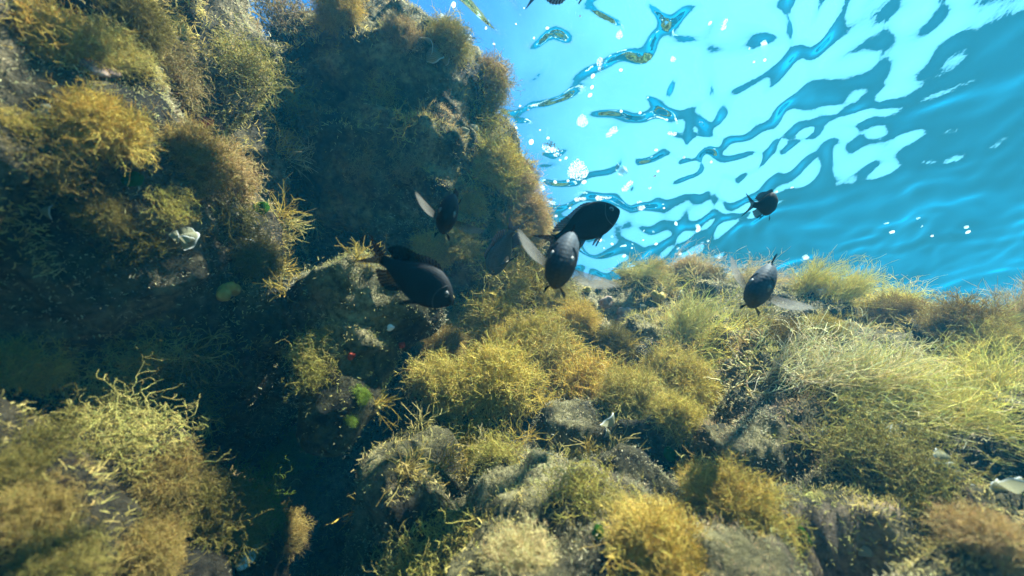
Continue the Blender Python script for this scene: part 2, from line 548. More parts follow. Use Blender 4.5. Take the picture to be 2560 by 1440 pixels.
def branch_mesh(seed, stems=64, levels=7, r=0.0072, spread=1.5, L0=0.175):
    rng = np.random.default_rng(seed); s = Strands(rng)
    d = dome(rng, stems, spread); st = rng.normal(0, 0.12, (stems, 3)) * np.array([1, 1, 0.4])
    L = L0 * (0.6 + 0.6 * rng.random(stems))
    rr = np.full(stems, r)
    for lev in range(levels):
        Pp, R = s.grow(st, d, L, rr, 4, 1.35, taper=0.88, wobble=0.07)
        n = len(st)
        keep = np.repeat(np.arange(n), 2)[rng.random(2 * n) < (0.97 if lev < 2 else 0.80)]
        st, tg = s.at(Pp, keep, np.ones(len(keep)))
        d = s.splay(tg, 0.35 + 0.60 * rng.random(len(keep)))
        d = unit(d + np.array([0, 0, 0.12]))
        L = (L[keep] * 0.80) * (0.75 + 0.5 * rng.random(len(keep)))
        rr = rr[keep] * 0.90
    return s.mesh('branching_seaweed', M['branch'])

def strand_mesh(seed, n=280, r=0.0052, lean=0.9):
    rng = np.random.default_rng(seed); s = Strands(rng)
    d = unit(dome(rng, n, 1.25) + np.array([lean * 1.1, 0, -0.15]))
    st = rng.normal(0, 0.22, (n, 3)) * np.array([1, 1, 0.15])
    L = 1.15 * (0.35 + 0.65 * rng.random(n))
    sway = np.array([0.45 * lean, 0, -0.12]) + rng.normal(0, 0.12, (n, 3))
    P1, _ = s.grow(st, d, L, np.full(n, r), 8, 0.55, sway)
    i = np.repeat(np.arange(n), 9); t = 0.2 + 0.8 * rng.random(len(i))
    p, tg = s.at(P1, i, t)
    s.grow(p, s.splay(tg, 0.30 + 0.35 * rng.random(len(i))), 0.28 * (0.3 + rng.random(len(i))), np.full(len(i), r * 0.8), 4, 0.9, np.array([0.2 * lean, 0, 0]))
    return s.mesh('stringy_seaweed', M['strand'])

def antler_mesh(seed):
    """one sparse plant of thick forking stems"""
    return branch_mesh(seed, stems=6, levels=6, r=0.028, spread=0.75, L0=0.30)

MESH = {'fluffy': [fluffy_mesh(10 + k, 220 + 20 * k) for k in range(4)],
        'branch': [branch_mesh(30 + k) for k in range(4)],
        'strand': [strand_mesh(50 + k) for k in range(4)],
        'antler': [antler_mesh(70 + k) for k in range(3)]}

# ------------------------------------------------------------------ where things sit on the rock
def world_tris(o):
    me = o.data
    n = len(me.vertices); co = np.empty(n * 3, np.float32); me.vertices.foreach_get('co', co)
    co = co.reshape(-1, 3) + np.array(o.location, np.float32)
    k = me.polygons[0].loop_total
    idx = np.empty(len(me.polygons) * k, np.int32); me.loops.foreach_get('vertex_index', idx)
    idx = idx.reshape(-1, k)
    if k == 4: idx = np.concatenate([idx[:, [0, 1, 2]], idx[:, [0, 2, 3]]])
    return co, idx
TV, TF, TD, off = [], [], [], 0
for o in [seabed] + ROCKS:
    v, f = world_tris(o)
    c = v[f].mean(1)
    keep = (np.linalg.norm(c, axis=1) < 3.2) & (c[:, 1] > -0.3)
    TV.append(v); TF.append(f[keep] + off); TD.append(np.full(keep.sum(), 0.22 if o.name == 'boulder' else 1.0)); off += len(v)
TV, TF, TD = np.concatenate(TV), np.concatenate(TF), np.concatenate(TD)   # TD: how thickly short turf grows on each rock
tree = BVHTree.FromPolygons([tuple(map(float, p)) for p in TV], [tuple(map(int, t)) for t in TF], epsilon=0.0)

def hit(u, v):
    d = ray(u, v)
    loc, nrm, i, dist = tree.ray_cast(Vector((0, 0, 0)), Vector(d))
    if loc is None: return None
    if nrm.dot(Vector(d)) > 0: nrm = -nrm
    return loc, nrm, dist

# ------------------------------------------------------------------ turf: short growth nobody could count (stuff)
def build_turf():
    rng = np.random.default_rng(5)
    tri = TV[TF]
    a = np.cross(tri[:, 1] - tri[:, 0], tri[:, 2] - tri[:, 0])
    area = np.linalg.norm(a, axis=1) / 2
    nrm = unit(a)
    c = tri.mean(1)
    dist = np.linalg.norm(c, axis=1)
    facing = -(nrm * unit(c)).sum(1)
    w = area * (facing > -0.25) * np.clip(0.6 / (dist + 0.1) ** 1.7, 0, 4) * (dist > 0.12)
    w *= (0.25 + np.clip(nrm[:, 2] + 0.55, 0, 1))
    patch = fbm(c, 6.0, 3, 900)
    w *= np.clip(0.75 + 1.4 * patch, 0.30, 1.5)
    N_ = TURF_N
    w = w * TD
    pick = rng.choice(len(w), N_, p=w / w.sum())
    r1, r2 = rng.random(N_), rng.random(N_)
    s1 = np.sqrt(r1)
    T = tri[pick]
    p = (1 - s1)[:, None] * T[:, 0] + (s1 * (1 - r2))[:, None] * T[:, 1] + (s1 * r2)[:, None] * T[:, 2]
    n = nrm[pick]
    q = fbm(p, 5.0, 3, 930); q2 = fbm(p, 9.0, 2, 950)
    up = np.clip(n[:, 2], -0.3, 1)
    length = 0.004 + 0.012 * np.clip(q + 0.05, 0, 1) + 0.004 * np.clip(up, 0, 1) * np.clip(q2 + 0.5, 0, 1)
    length *= np.clip(0.12 + 0.80 * np.linalg.norm(p, axis=1), 0.35, 1.3)
    gold, beige, olive, rust = np.array([.56, .44, .15]), np.array([.52, .45, .28]), np.array([.30, .29, .09]), np.array([.36, .20, .10])
    k = smooth(-0.15, 0.25, q)[:, None]
    col = beige * (1 - k) + gold * k
    k = smooth(0.05, 0.35, q2)[:, None] * 0.7
    col = col * (1 - k) + olive * k
    k = smooth(0.30, 0.45, fbm(p, 7.0, 2, 970))[:, None] * 0.6
    col = col * (1 - k) + rust * k
    # every seat carries a few strands
    m = 4
    i = np.repeat(np.arange(N_), m)
    s = Strands(rng)
    d = unit(n[i] + rng.normal(0, 0.55, (len(i), 3)) + np.array([0.12, 0, 0.18]))
    st = p[i] + rng.normal(0, 0.0035, (len(i), 3)) - n[i] * 0.002
    s.grow(st, d, length[i] * (0.5 + rng.random(len(i))), (0.0004 + 0.0005 * rng.random(len(i))) * (0.25 + 0.8 * np.linalg.norm(st, axis=1)), 3, 1.1, taper=0.6)
    me = s.mesh('seaweed_turf', M['turf'], sides=2, vary=0.2)
    cc = np.repeat(col[i], 6, axis=0) * np.array([1.0])
    n_ = len(me.vertices); buf = np.empty(n_ * 4, np.float32)
    me.color_attributes['tint'].data.foreach_get('color', buf); buf = buf.reshape(-1, 4)
    buf[:, :3] *= cc
    me.color_attributes['tint'].data.foreach_set('color', buf.ravel())
    o = add('seaweed_turf', me)
    tag(o, 'short fuzzy beige and olive seaweed turf coating the rocks', 'seaweed', kind='stuff')
TURF_N = 260000
build_turf()

# medium clumps merging into one another all over the reef (stuff)
def build_mat():
    rng = np.random.default_rng(8)
    tri = TV[TF]
    a = np.cross(tri[:, 1] - tri[:, 0], tri[:, 2] - tri[:, 0])
    area = np.linalg.norm(a, axis=1) / 2; nrm = unit(a); c = tri.mean(1)
    dist = np.linalg.norm(c, axis=1); facing = -(nrm * unit(c)).sum(1)
    patch = fbm(c, 4.5, 2, 990)
    w = area * (facing > -0.3) * (dist > 0.55) * (0.08 + np.clip(nrm[:, 2] + 0.25, 0, 1)) * np.clip(patch + 0.28, 0.0, 1) / (dist + 0.3)
    N_ = MAT_N
    w = w * TD
    pick = rng.choice(len(w), N_, p=w / w.sum())
    p, n = c[pick], nrm[pick]
    s = Strands(rng)
    size = (0.022 + 0.030 * rng.random(N_)) * (0.55 + 0.45 * np.linalg.norm(p, axis=1))
    m = 15
    i = np.repeat(np.arange(N_), m)
    d = unit(n[i] * 0.9 + rng.normal(0, 0.62, (len(i), 3)) + np.array([0.30, 0, 0.35]))
    P1, _ = s.grow(p[i] + rng.normal(0, 0.1, (len(i), 3)) * size[i][:, None], d, size[i] * (0.6 + 0.6 * rng.random(len(i))), np.full(len(i), 0.0007), 4, 0.8, np.array([0.2, 0, 0]))
    j = np.repeat(np.arange(len(i)), 5); t = 0.25 + 0.75 * rng.random(len(j))
    q, tg = s.at(P1, j, t)
    s.grow(q, s.splay(tg, 0.4 + 0.5 * rng.random(len(j))), size[i][j] * 0.38 * (0.4 + rng.random(len(j))), np.full(len(j), 0.0006), 3, 1.0)
    me = s.mesh('seaweed_cover', M['turf'], sides=2, vary=0.16)
    pal = np.array([[.44, .31, .065], [.44, .36, .13], [.38, .29, .10], [.33, .24, .06], [.46, .38, .20]])
    cs = pal[rng.integers(0, len(pal), N_)]
    cc = np.concatenate([np.repeat(cs[i], 8, axis=0), np.repeat(cs[i][j], 6, axis=0)])
    n_ = len(me.vertices); buf = np.empty(n_ * 4, np.float32)
    me.color_attributes['tint'].data.foreach_get('color', buf); buf = buf.reshape(-1, 4)
    buf[:, :3] *= cc
    me.color_attributes['tint'].data.foreach_set('color', buf.ravel())
    o = add('seaweed_cover', me)
    tag(o, 'low golden seaweed growth merging into one mat over the reef', 'seaweed', kind='stuff')
MAT_N = 1100
build_mat()
# ------------------------------------------------------------------ single plants, each seated where its rock really is
NAME = {'fluffy': 'fluffy_seaweed', 'branch': 'branching_seaweed', 'strand': 'stringy_seaweed', 'antler': 'antler_seaweed'}
GROUP = {'fluffy': 'fluffy seaweed tufts', 'branch': 'branching seaweed tufts', 'strand': 'long stringy seaweed tufts', 'antler': 'sparse antler seaweeds'}
TINT = {'g': (1, 1, 1), 'y': (1.12, 1.10, 0.9), 'o': (1.05, 0.95, 0.74), 'b': (0.74, 0.64, 0.60), 'p': (1.15, 1.15, 1.7), 'd': (0.48, 0.46, 0.38), 'e': (0.42, 0.66, 0.26), 'k': (1.0, 0.9, 1.25)}  # 'd' is dull olive weed, and also painted shade in the lower left
count = {}
rngp = np.random.default_rng(77)
def plant(kind, u, v, wpx, tint, label, squash=1.0, lean=None):
    """wpx: its width in the photograph; u, v: where it is seated"""
    h = hit(u, v)
    for dv in range(5, 130, 5):              # ridge plants: feel down to where the rock begins
        if h is None: h = hit(u, v + dv)
    if h is None:
        print('plant misses rock', u, v, label); return None
    loc, n, dist = h
    k = count.get(kind, 0); count[kind] = k + 1
    depth = Vector(loc).dot(Vector(ray(1280, 720)))
    size = wpx / FPX * depth / (1.5 if kind in ('fluffy', 'branch') else 1.7)
    o = add(NAME[kind], MESH[kind][k % len(MESH[kind])])
    up = (n * 0.75 + Vector((0.10, 0, 0.55))).normalized() if lean is None else Vector(lean).normalized()
    if kind == 'strand':
        # local +X (the sweep) follows the surge along the slope
        x = cam_vec(0.95, 0.12, 0.0); x = (x - up * x.dot(up)).normalized()
        y = up.cross(x)
        rot = Matrix((x, y, up)).transposed()
        q = rot.to_quaternion() @ Quaternion((0, 0, 1), rngp.normal(0, 0.35))
    else:
        q = up.to_track_quat('Z', 'Y') @ Quaternion((0, 0, 1), rngp.random() * 6.28)
    o.rotation_mode = 'QUATERNION'; o.rotation_quaternion = q
    o.location = loc - n * 0.12 * size
    o.scale = (size, size, size * squash)
    j = 0.92 + 0.16 * rngp.random()
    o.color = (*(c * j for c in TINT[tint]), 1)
    tag(o, label, 'seaweed', GROUP[kind])
    return o

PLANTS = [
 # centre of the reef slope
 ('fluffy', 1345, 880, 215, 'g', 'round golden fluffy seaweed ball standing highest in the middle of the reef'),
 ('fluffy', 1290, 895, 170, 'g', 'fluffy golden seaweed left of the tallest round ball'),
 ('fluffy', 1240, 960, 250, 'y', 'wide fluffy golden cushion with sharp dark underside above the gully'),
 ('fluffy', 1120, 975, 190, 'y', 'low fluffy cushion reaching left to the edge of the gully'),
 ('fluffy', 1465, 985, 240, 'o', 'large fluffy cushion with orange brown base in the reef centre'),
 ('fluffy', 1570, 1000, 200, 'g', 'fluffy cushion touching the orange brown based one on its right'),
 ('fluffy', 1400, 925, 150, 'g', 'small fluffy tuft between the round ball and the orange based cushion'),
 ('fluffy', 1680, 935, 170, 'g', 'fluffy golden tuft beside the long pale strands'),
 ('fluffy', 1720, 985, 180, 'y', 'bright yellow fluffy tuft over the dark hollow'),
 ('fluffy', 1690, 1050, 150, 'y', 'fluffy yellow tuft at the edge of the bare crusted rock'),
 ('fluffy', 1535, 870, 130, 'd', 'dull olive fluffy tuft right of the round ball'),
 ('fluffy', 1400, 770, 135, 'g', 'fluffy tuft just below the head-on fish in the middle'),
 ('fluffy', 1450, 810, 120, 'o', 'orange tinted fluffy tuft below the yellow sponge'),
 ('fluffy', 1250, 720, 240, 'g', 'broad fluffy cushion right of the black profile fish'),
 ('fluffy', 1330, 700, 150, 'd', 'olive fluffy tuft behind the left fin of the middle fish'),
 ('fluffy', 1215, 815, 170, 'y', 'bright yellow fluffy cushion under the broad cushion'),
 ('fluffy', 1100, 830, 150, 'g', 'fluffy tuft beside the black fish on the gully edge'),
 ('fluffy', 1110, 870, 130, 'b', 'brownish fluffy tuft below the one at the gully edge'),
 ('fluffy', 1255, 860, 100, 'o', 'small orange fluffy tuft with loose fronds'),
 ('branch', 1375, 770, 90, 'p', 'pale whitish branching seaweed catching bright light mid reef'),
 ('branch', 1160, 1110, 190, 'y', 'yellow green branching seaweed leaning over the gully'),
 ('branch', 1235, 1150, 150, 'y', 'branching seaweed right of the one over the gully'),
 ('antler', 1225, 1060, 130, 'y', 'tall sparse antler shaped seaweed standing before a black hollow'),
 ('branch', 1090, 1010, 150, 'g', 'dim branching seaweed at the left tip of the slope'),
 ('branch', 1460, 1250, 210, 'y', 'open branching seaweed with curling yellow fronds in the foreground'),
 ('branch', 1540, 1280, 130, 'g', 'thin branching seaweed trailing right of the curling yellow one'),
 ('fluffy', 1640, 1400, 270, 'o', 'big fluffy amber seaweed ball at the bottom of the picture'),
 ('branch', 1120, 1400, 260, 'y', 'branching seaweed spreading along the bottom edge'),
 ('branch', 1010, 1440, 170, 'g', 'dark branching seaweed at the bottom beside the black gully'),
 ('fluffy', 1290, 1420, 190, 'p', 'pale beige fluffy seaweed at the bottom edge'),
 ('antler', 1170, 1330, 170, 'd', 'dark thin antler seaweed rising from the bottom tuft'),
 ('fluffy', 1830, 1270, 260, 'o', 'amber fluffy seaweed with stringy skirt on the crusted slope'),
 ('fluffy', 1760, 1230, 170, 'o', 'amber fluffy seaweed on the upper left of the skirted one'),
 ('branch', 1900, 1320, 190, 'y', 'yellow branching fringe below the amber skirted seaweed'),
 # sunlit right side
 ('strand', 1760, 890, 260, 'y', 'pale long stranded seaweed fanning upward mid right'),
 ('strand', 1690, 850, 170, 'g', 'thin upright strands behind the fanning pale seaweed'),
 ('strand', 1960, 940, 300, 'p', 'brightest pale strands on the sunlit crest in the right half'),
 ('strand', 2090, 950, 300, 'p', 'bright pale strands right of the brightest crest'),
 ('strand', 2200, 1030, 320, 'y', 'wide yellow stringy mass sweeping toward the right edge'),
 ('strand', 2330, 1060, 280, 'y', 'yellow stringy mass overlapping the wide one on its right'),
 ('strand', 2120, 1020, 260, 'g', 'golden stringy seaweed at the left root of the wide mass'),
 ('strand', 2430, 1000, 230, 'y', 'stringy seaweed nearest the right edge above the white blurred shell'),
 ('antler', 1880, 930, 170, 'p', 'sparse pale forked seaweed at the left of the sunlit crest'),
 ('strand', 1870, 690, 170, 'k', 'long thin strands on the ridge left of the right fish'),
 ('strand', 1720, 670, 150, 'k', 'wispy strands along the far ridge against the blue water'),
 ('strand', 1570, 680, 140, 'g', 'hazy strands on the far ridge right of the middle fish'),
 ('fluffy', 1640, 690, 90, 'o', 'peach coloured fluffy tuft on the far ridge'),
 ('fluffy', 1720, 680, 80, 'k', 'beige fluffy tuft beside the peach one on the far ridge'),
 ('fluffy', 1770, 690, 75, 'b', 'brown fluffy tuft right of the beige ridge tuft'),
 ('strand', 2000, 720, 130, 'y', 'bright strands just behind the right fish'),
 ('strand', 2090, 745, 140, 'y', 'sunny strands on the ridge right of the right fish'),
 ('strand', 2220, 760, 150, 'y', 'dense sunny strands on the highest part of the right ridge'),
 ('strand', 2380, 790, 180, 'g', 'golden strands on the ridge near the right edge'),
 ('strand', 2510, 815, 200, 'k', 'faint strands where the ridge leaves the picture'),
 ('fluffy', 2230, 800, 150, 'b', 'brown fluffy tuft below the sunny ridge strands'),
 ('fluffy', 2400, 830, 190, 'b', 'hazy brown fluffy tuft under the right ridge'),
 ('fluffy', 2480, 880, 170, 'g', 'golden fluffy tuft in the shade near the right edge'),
 ('branch', 1870, 820, 160, 'g', 'branching seaweed under the right fish'),
 ('branch', 1960, 850, 150, 'b', 'brownish branching seaweed right of the one under the fish'),
 ('fluffy', 2050, 840, 130, 'g', 'small fluffy tuft on the shaded bank right of the fish'),
 ('branch', 2150, 1140, 260, 'g', 'open dark branching seaweed below the yellow stringy mass'),
 ('branch', 2300, 1190, 240, 'g', 'loose trailing branching seaweed left of the large pale fan'),
 ('branch', 2330, 1280, 230, 'y', 'yellowish branching seaweed trailing in the lower right'),
 ('fluffy', 2480, 1360, 200, 'k', 'tan fluffy seaweed in the bottom right corner'),
 # buttress
 ('branch', 1215, 250, 150, 'y', 'branching seaweed high on the buttress edge against the blue'),
 ('branch', 1200, 330, 150, 'y', 'yellow branching seaweed halfway up the buttress edge'),
 ('fluffy', 1225, 170, 130, 'k', 'beige fluffy seaweed on the shoulder of the buttress'),
 ('fluffy', 1120, 110, 130, 'g', 'golden fluffy seaweed near the top of the buttress'),
 ('fluffy', 1230, 420, 170, 'y', 'golden fluffy seaweed on the sunlit face of the buttress'),
 ('strand', 1200, 430, 150, 'y', 'yellow fringe of strands on the buttress above the small fish'),
 ('fluffy', 1085, 630, 130, 'y', 'yellow fluffy seaweed hanging at the cave mouth behind the black fish'),
 ('fluffy', 1140, 610, 130, 'g', 'golden fluffy seaweed hanging below the small fish'),
 ('fluffy', 1165, 520, 120, 'o', 'amber fluffy seaweed right beside the small fish'),
 ('fluffy', 1290, 470, 150, 'k', 'hazy beige fluffy seaweed low on the far buttress edge'),
 ('fluffy', 1320, 550, 150, 'k', 'hazy fluffy seaweed where the buttress meets the ridge'),
 ('fluffy', 1270, 590, 130, 'b', 'brown hazy fluffy seaweed behind the striped fish'),
 ('antler', 1000, 330, 110, 'g', 'forked antler seaweed on the shaded face of the buttress'),
 ('branch', 950, 240, 100, 'g', 'dim branching seaweed on the upper shaded buttress'),
 ('branch', 900, 410, 110, 'k', 'brown branching seaweed above the cave'),
 ('branch', 1010, 420, 100, 'k', 'brown branching seaweed on the right lip of the cave'),
 ('fluffy', 1000, 90, 110, 'k', 'dull fluffy seaweed hiding the top of the buttress'),
 # left wall
 ('fluffy', 240, 330, 230, 'o', 'large amber fluffy seaweed sticking out of the left wall'),
 ('fluffy', 120, 120, 260, 'o', 'bright amber seaweed in the upper left corner'),
 ('fluffy', 260, 150, 190, 'g', 'golden seaweed right of the corner tuft'),
 ('branch', 430, 190, 180, 'k', 'tan branching seaweed on the upper left wall'),
 ('branch', 610, 180, 190, 'g', 'branching seaweed below the top edge on the left wall'),
 ('branch', 700, 240, 140, 'g', 'branching seaweed beside the deep cleft'),
 ('fluffy', 470, 400, 200, 'b', 'brown fluffy seaweed on the middle of the left wall'),
 ('fluffy', 560, 450, 190, 'k', 'tan fluffy seaweed hanging over the middle ledge of the wall'),
 ('branch', 420, 520, 130, 'y', 'bright yellow branching sprig above the pale fans'),
 ('branch', 560, 560, 210, 'd', 'olive branching seaweed round the pale fans'),
 ('fluffy', 640, 650, 150, 'd', 'olive fluffy seaweed under the pale fans'),
 ('fluffy', 850, 30, 130, 'o', 'sunlit golden seaweed at the top edge left of the buttress'),
 ('branch', 700, 60, 200, 'k', 'tan seaweed at the top edge above the deep cleft'),
 ('fluffy', 330, 60, 170, 'd', 'dark seaweed at the top edge of the wall'),
 # lower left: dark tints put shade into the weed colour here
 ('branch', 400, 930, 290, 'd', 'big bushy branching seaweed in the lower left facing the gully'),
 ('branch', 350, 880, 210, 'g', 'branching seaweed crowning the big bushy one'),
 ('branch', 460, 1000, 210, 'o', 'orange branching seaweed hanging under the big bushy one'),
 ('branch', 300, 1130, 300, 'g', 'pale forked seaweed reaching right over the gully'),
 ('fluffy', 60, 930, 190, 'o', 'orange seaweed at the left edge'),
 ('fluffy', 40, 1180, 150, 'd', 'yellow seaweed low on the left edge'),
 ('branch', 630, 1230, 170, 'e', 'dark green branching seaweed on the low left boulder'),
 ('fluffy', 560, 1330, 230, 'd', 'olive seaweed with shade in its colour at the bottom left'),
 ('branch', 785, 890, 150, 'g', 'branching seaweed on the pale crusted ledge'),
 ('branch', 790, 940, 120, 'y', 'yellow branching seaweed hanging from the crusted ledge'),
 ('fluffy', 905, 985, 60, 'e', 'green fuzzy algae on the tip of the crusted ledge', 0.6),
 ('fluffy', 880, 1050, 44, 'e', 'green fuzzy algae lowest on the point of the ledge', 0.6),
 ('fluffy', 665, 1290, 110, 'e', 'vivid green fuzzy algae on the low left boulder beside the gully'),
 ('fluffy', 735, 1140, 130, 'e', 'mossy green tuft on the boulder rim facing the gully'),
 ('fluffy', 735, 1240, 140, 'd', 'olive fluffy tuft on the boulder rim below the mossy green one'),
 ('fluffy', 715, 1340, 130, 'b', 'brown fluffy tuft lowest on the boulder rim beside the gully'),
 ('fluffy', 250, 540, 150, 'd', 'dull olive tuft in the shade at the middle left'),
 ('branch', 130, 420, 170, 'b', 'brown branching seaweed left of the green leaf on the wall'),
 ('branch', 330, 620, 170, 'd', 'dark olive branching seaweed under the largest pale fans'),
 ('branch', 60, 330, 150, 'o', 'amber branching seaweed at the left edge below the pale fans'),
 ('fluffy', 70, 1290, 200, 'b', 'brown fluffy tuft at the left edge near the bottom corner'),
 ('fluffy', 420, 1210, 190, 'b', 'brown fluffy tuft under the tips of the pale forked seaweed'),
 ('fluffy', 140, 1420, 230, 'd', 'olive fluffy seaweed with painted shade in the bottom left corner'),
 ('fluffy', 360, 1390, 220, 'b', 'rusty brown fluffy seaweed on the bottom edge at the left'),
 ('fluffy', 500, 1270, 170, 'd', 'fluffy tuft with painted shade left of the vivid green algae'),
 ('branch', 90, 1130, 230, 'd', 'forked seaweed with painted shade at the left edge below the orange one'),
 ('branch', 250, 1010, 210, 'g', 'forked seaweed at the left foot of the big bushy one'),
]
for a in PLANTS: plant(*a)
# ================================================================== fish
def fish_materials(tag_, body, back, belly, fin, finalpha=0.35):
    m, N, L = new_mat('fish_skin_' + tag_)
    out = N.new('ShaderNodeOutputMaterial'); b = N.new('ShaderNodeBsdfPrincipled')
    b.inputs['Roughness'].default_value = 0.7
    b.inputs['Specular IOR Level'].default_value = 0.12
    tc = N.new('ShaderNodeTexCoord')
    sep = N.new('ShaderNodeSeparateXYZ'); L.new(tc.outputs['Object'], sep.inputs[0])
    mr = N.new('ShaderNodeMapRange'); mr.inputs[1].default_value = -0.17; mr.inputs[2].default_value = 0.2
    L.new(sep.outputs['Z'], mr.inputs[0])
    rp = N.new('ShaderNodeValToRGB'); e = rp.color_ramp.elements
    e[0].color = (*belly, 1); e[1].color = (*back, 1); x = e.new(0.45); x.color = (*body, 1)
    L.new(mr.outputs[0], rp.inputs[0])
    # scales in staggered rows
    mp = N.new('ShaderNodeMapping'); mp.inputs['Scale'].default_value = (34, 34, 42)
    L.new(tc.outputs['Object'], mp.inputs[0])
    vo = N.new('ShaderNodeTexVoronoi'); vo.inputs['Scale'].default_value = 1.0; vo.inputs['Randomness'].default_value = 0.35
    L.new(mp.outputs[0], vo.inputs['Vector'])
    rs = N.new('ShaderNodeValToRGB'); rs.color_ramp.elements[0].color = (1.5, 1.5, 1.5, 1); rs.color_ramp.elements[1].color = (0.55, 0.55, 0.55, 1)
    rs.color_ramp.elements[0].position = 0.2; rs.color_ramp.elements[1].position = 0.75
    L.new(vo.outputs['Distance'], rs.inputs[0])
    mm = N.new('ShaderNodeMixRGB'); mm.blend_type = 'MULTIPLY'; mm.inputs[0].default_value = 0.6
    L.new(rp.outputs[0], mm.inputs[1]); L.new(rs.outputs[0], mm.inputs[2])
    L.new(mm.outputs[0], b.inputs['Base Color'])
    bp = N.new('ShaderNodeBump'); bp.inputs['Strength'].default_value = 0.12; bp.inputs['Distance'].default_value = 0.004; bp.invert = True
    L.new(vo.outputs['Distance'], bp.inputs['Height']); L.new(bp.outputs[0], b.inputs['Normal'])
    L.new(b.outputs[0], out.inputs[0])
    def finmat(nm, colr, alpha):
        f, N, L = new_mat('fish_fin_%s_%s' % (nm, tag_))
        out = N.new('ShaderNodeOutputMaterial')
        d = N.new('ShaderNodeBsdfDiffuse'); t = N.new('ShaderNodeBsdfTranslucent'); tp = N.new('ShaderNodeBsdfTransparent')
        uv = N.new('ShaderNodeUVMap'); sp = N.new('ShaderNodeSeparateXYZ'); L.new(uv.outputs[0], sp.inputs[0])
        mu = N.new('ShaderNodeMath'); mu.operation = 'MULTIPLY'; mu.inputs[1].default_value = 2 * math.pi
        L.new(sp.outputs[0], mu.inputs[0])
        sn = N.new('ShaderNodeMath'); sn.operation = 'SINE'; L.new(mu.outputs[0], sn.inputs[0])
        rp = N.new('ShaderNodeValToRGB'); rp.color_ramp.elements[0].position = 0.40; rp.color_ramp.elements[1].position = 0.80
        rp.color_ramp.elements[0].color = (*colr, 1); rp.color_ramp.elements[1].color = (*(c * 0.18 for c in colr), 1)
        h = N.new('ShaderNodeMath'); h.operation = 'MULTIPLY_ADD'; h.inputs[1].default_value = 0.5; h.inputs[2].default_value = 0.5
        L.new(sn.outputs[0], h.inputs[0]); L.new(h.outputs[0], rp.inputs[0])
        # the base of a fin is dark skin, its outer part pale membrane
        bm_ = N.new('ShaderNodeMapRange'); bm_.inputs[1].default_value = 0.05; bm_.inputs[2].default_value = 0.75; bm_.inputs[3].default_value = 0.12
        L.new(sp.outputs[1], bm_.inputs[0])
        ml = N.new('ShaderNodeMixRGB'); ml.blend_type = 'MULTIPLY'; ml.inputs[0].default_value = 1.0
        L.new(rp.outputs[0], ml.inputs[1]); L.new(bm_.outputs[0], ml.inputs[2])
        L.new(ml.outputs[0], d.inputs[0]); L.new(ml.outputs[0], t.inputs[0])
        a = N.new('ShaderNodeMixShader'); a.inputs[0].default_value = 0.6
        L.new(d.outputs[0], a.inputs[1]); L.new(t.outputs[0], a.inputs[2])
        c = N.new('ShaderNodeMixShader')
        # rays are opaque, the web between them clear
        k = N.new('ShaderNodeMath'); k.operation = 'MULTIPLY_ADD'; k.inputs[1].default_value = -alpha; k.inputs[2].default_value = alpha
        L.new(h.outputs[0], k.inputs[0]); L.new(k.outputs[0], c.inputs[0])
        L.new(a.outputs[0], c.inputs[1]); L.new(tp.outputs[0], c.inputs[2])
        L.new(c.outputs[0], out.inputs[0])
        return f
    return {'body': m, 'fin': finmat('clear', fin, finalpha), 'dark': finmat('dark', (0.012, 0.013, 0.016), 0.12)}

def simple_mat(name, colr, rough=0.4, metal=0.0):
    m, N, L = new_mat(name)
    out = N.new('ShaderNodeOutputMaterial'); b = N.new('ShaderNodeBsdfPrincipled')
    b.inputs['Base Color'].default_value = (*colr, 1); b.inputs['Roughness'].default_value = rough; b.inputs['Metallic'].default_value = metal
    L.new(b.outputs[0], out.inputs[0])
    return m

FM = {'dark': fish_materials('dark', (0.006, 0.007, 0.009), (0.012, 0.014, 0.018), (0.007, 0.006, 0.005), (0.34, 0.32, 0.29), 0.50),
      'grey': fish_materials('grey', (0.028, 0.034, 0.042), (0.050, 0.066, 0.085), (0.06, 0.050, 0.022), (0.34, 0.33, 0.31), 0.50)}
M['pupil'] = simple_mat('fish_pupil', (0.004, 0.004, 0.005), 0.35)
M['iris'] = simple_mat('fish_iris', (0.14, 0.14, 0.14), 0.5, 0.2)
M['gill'] = simple_mat('fish_gill', (0.030, 0.032, 0.036), 0.55)
M['lip'] = simple_mat('fish_lip', (0.13, 0.14, 0.15), 0.6)

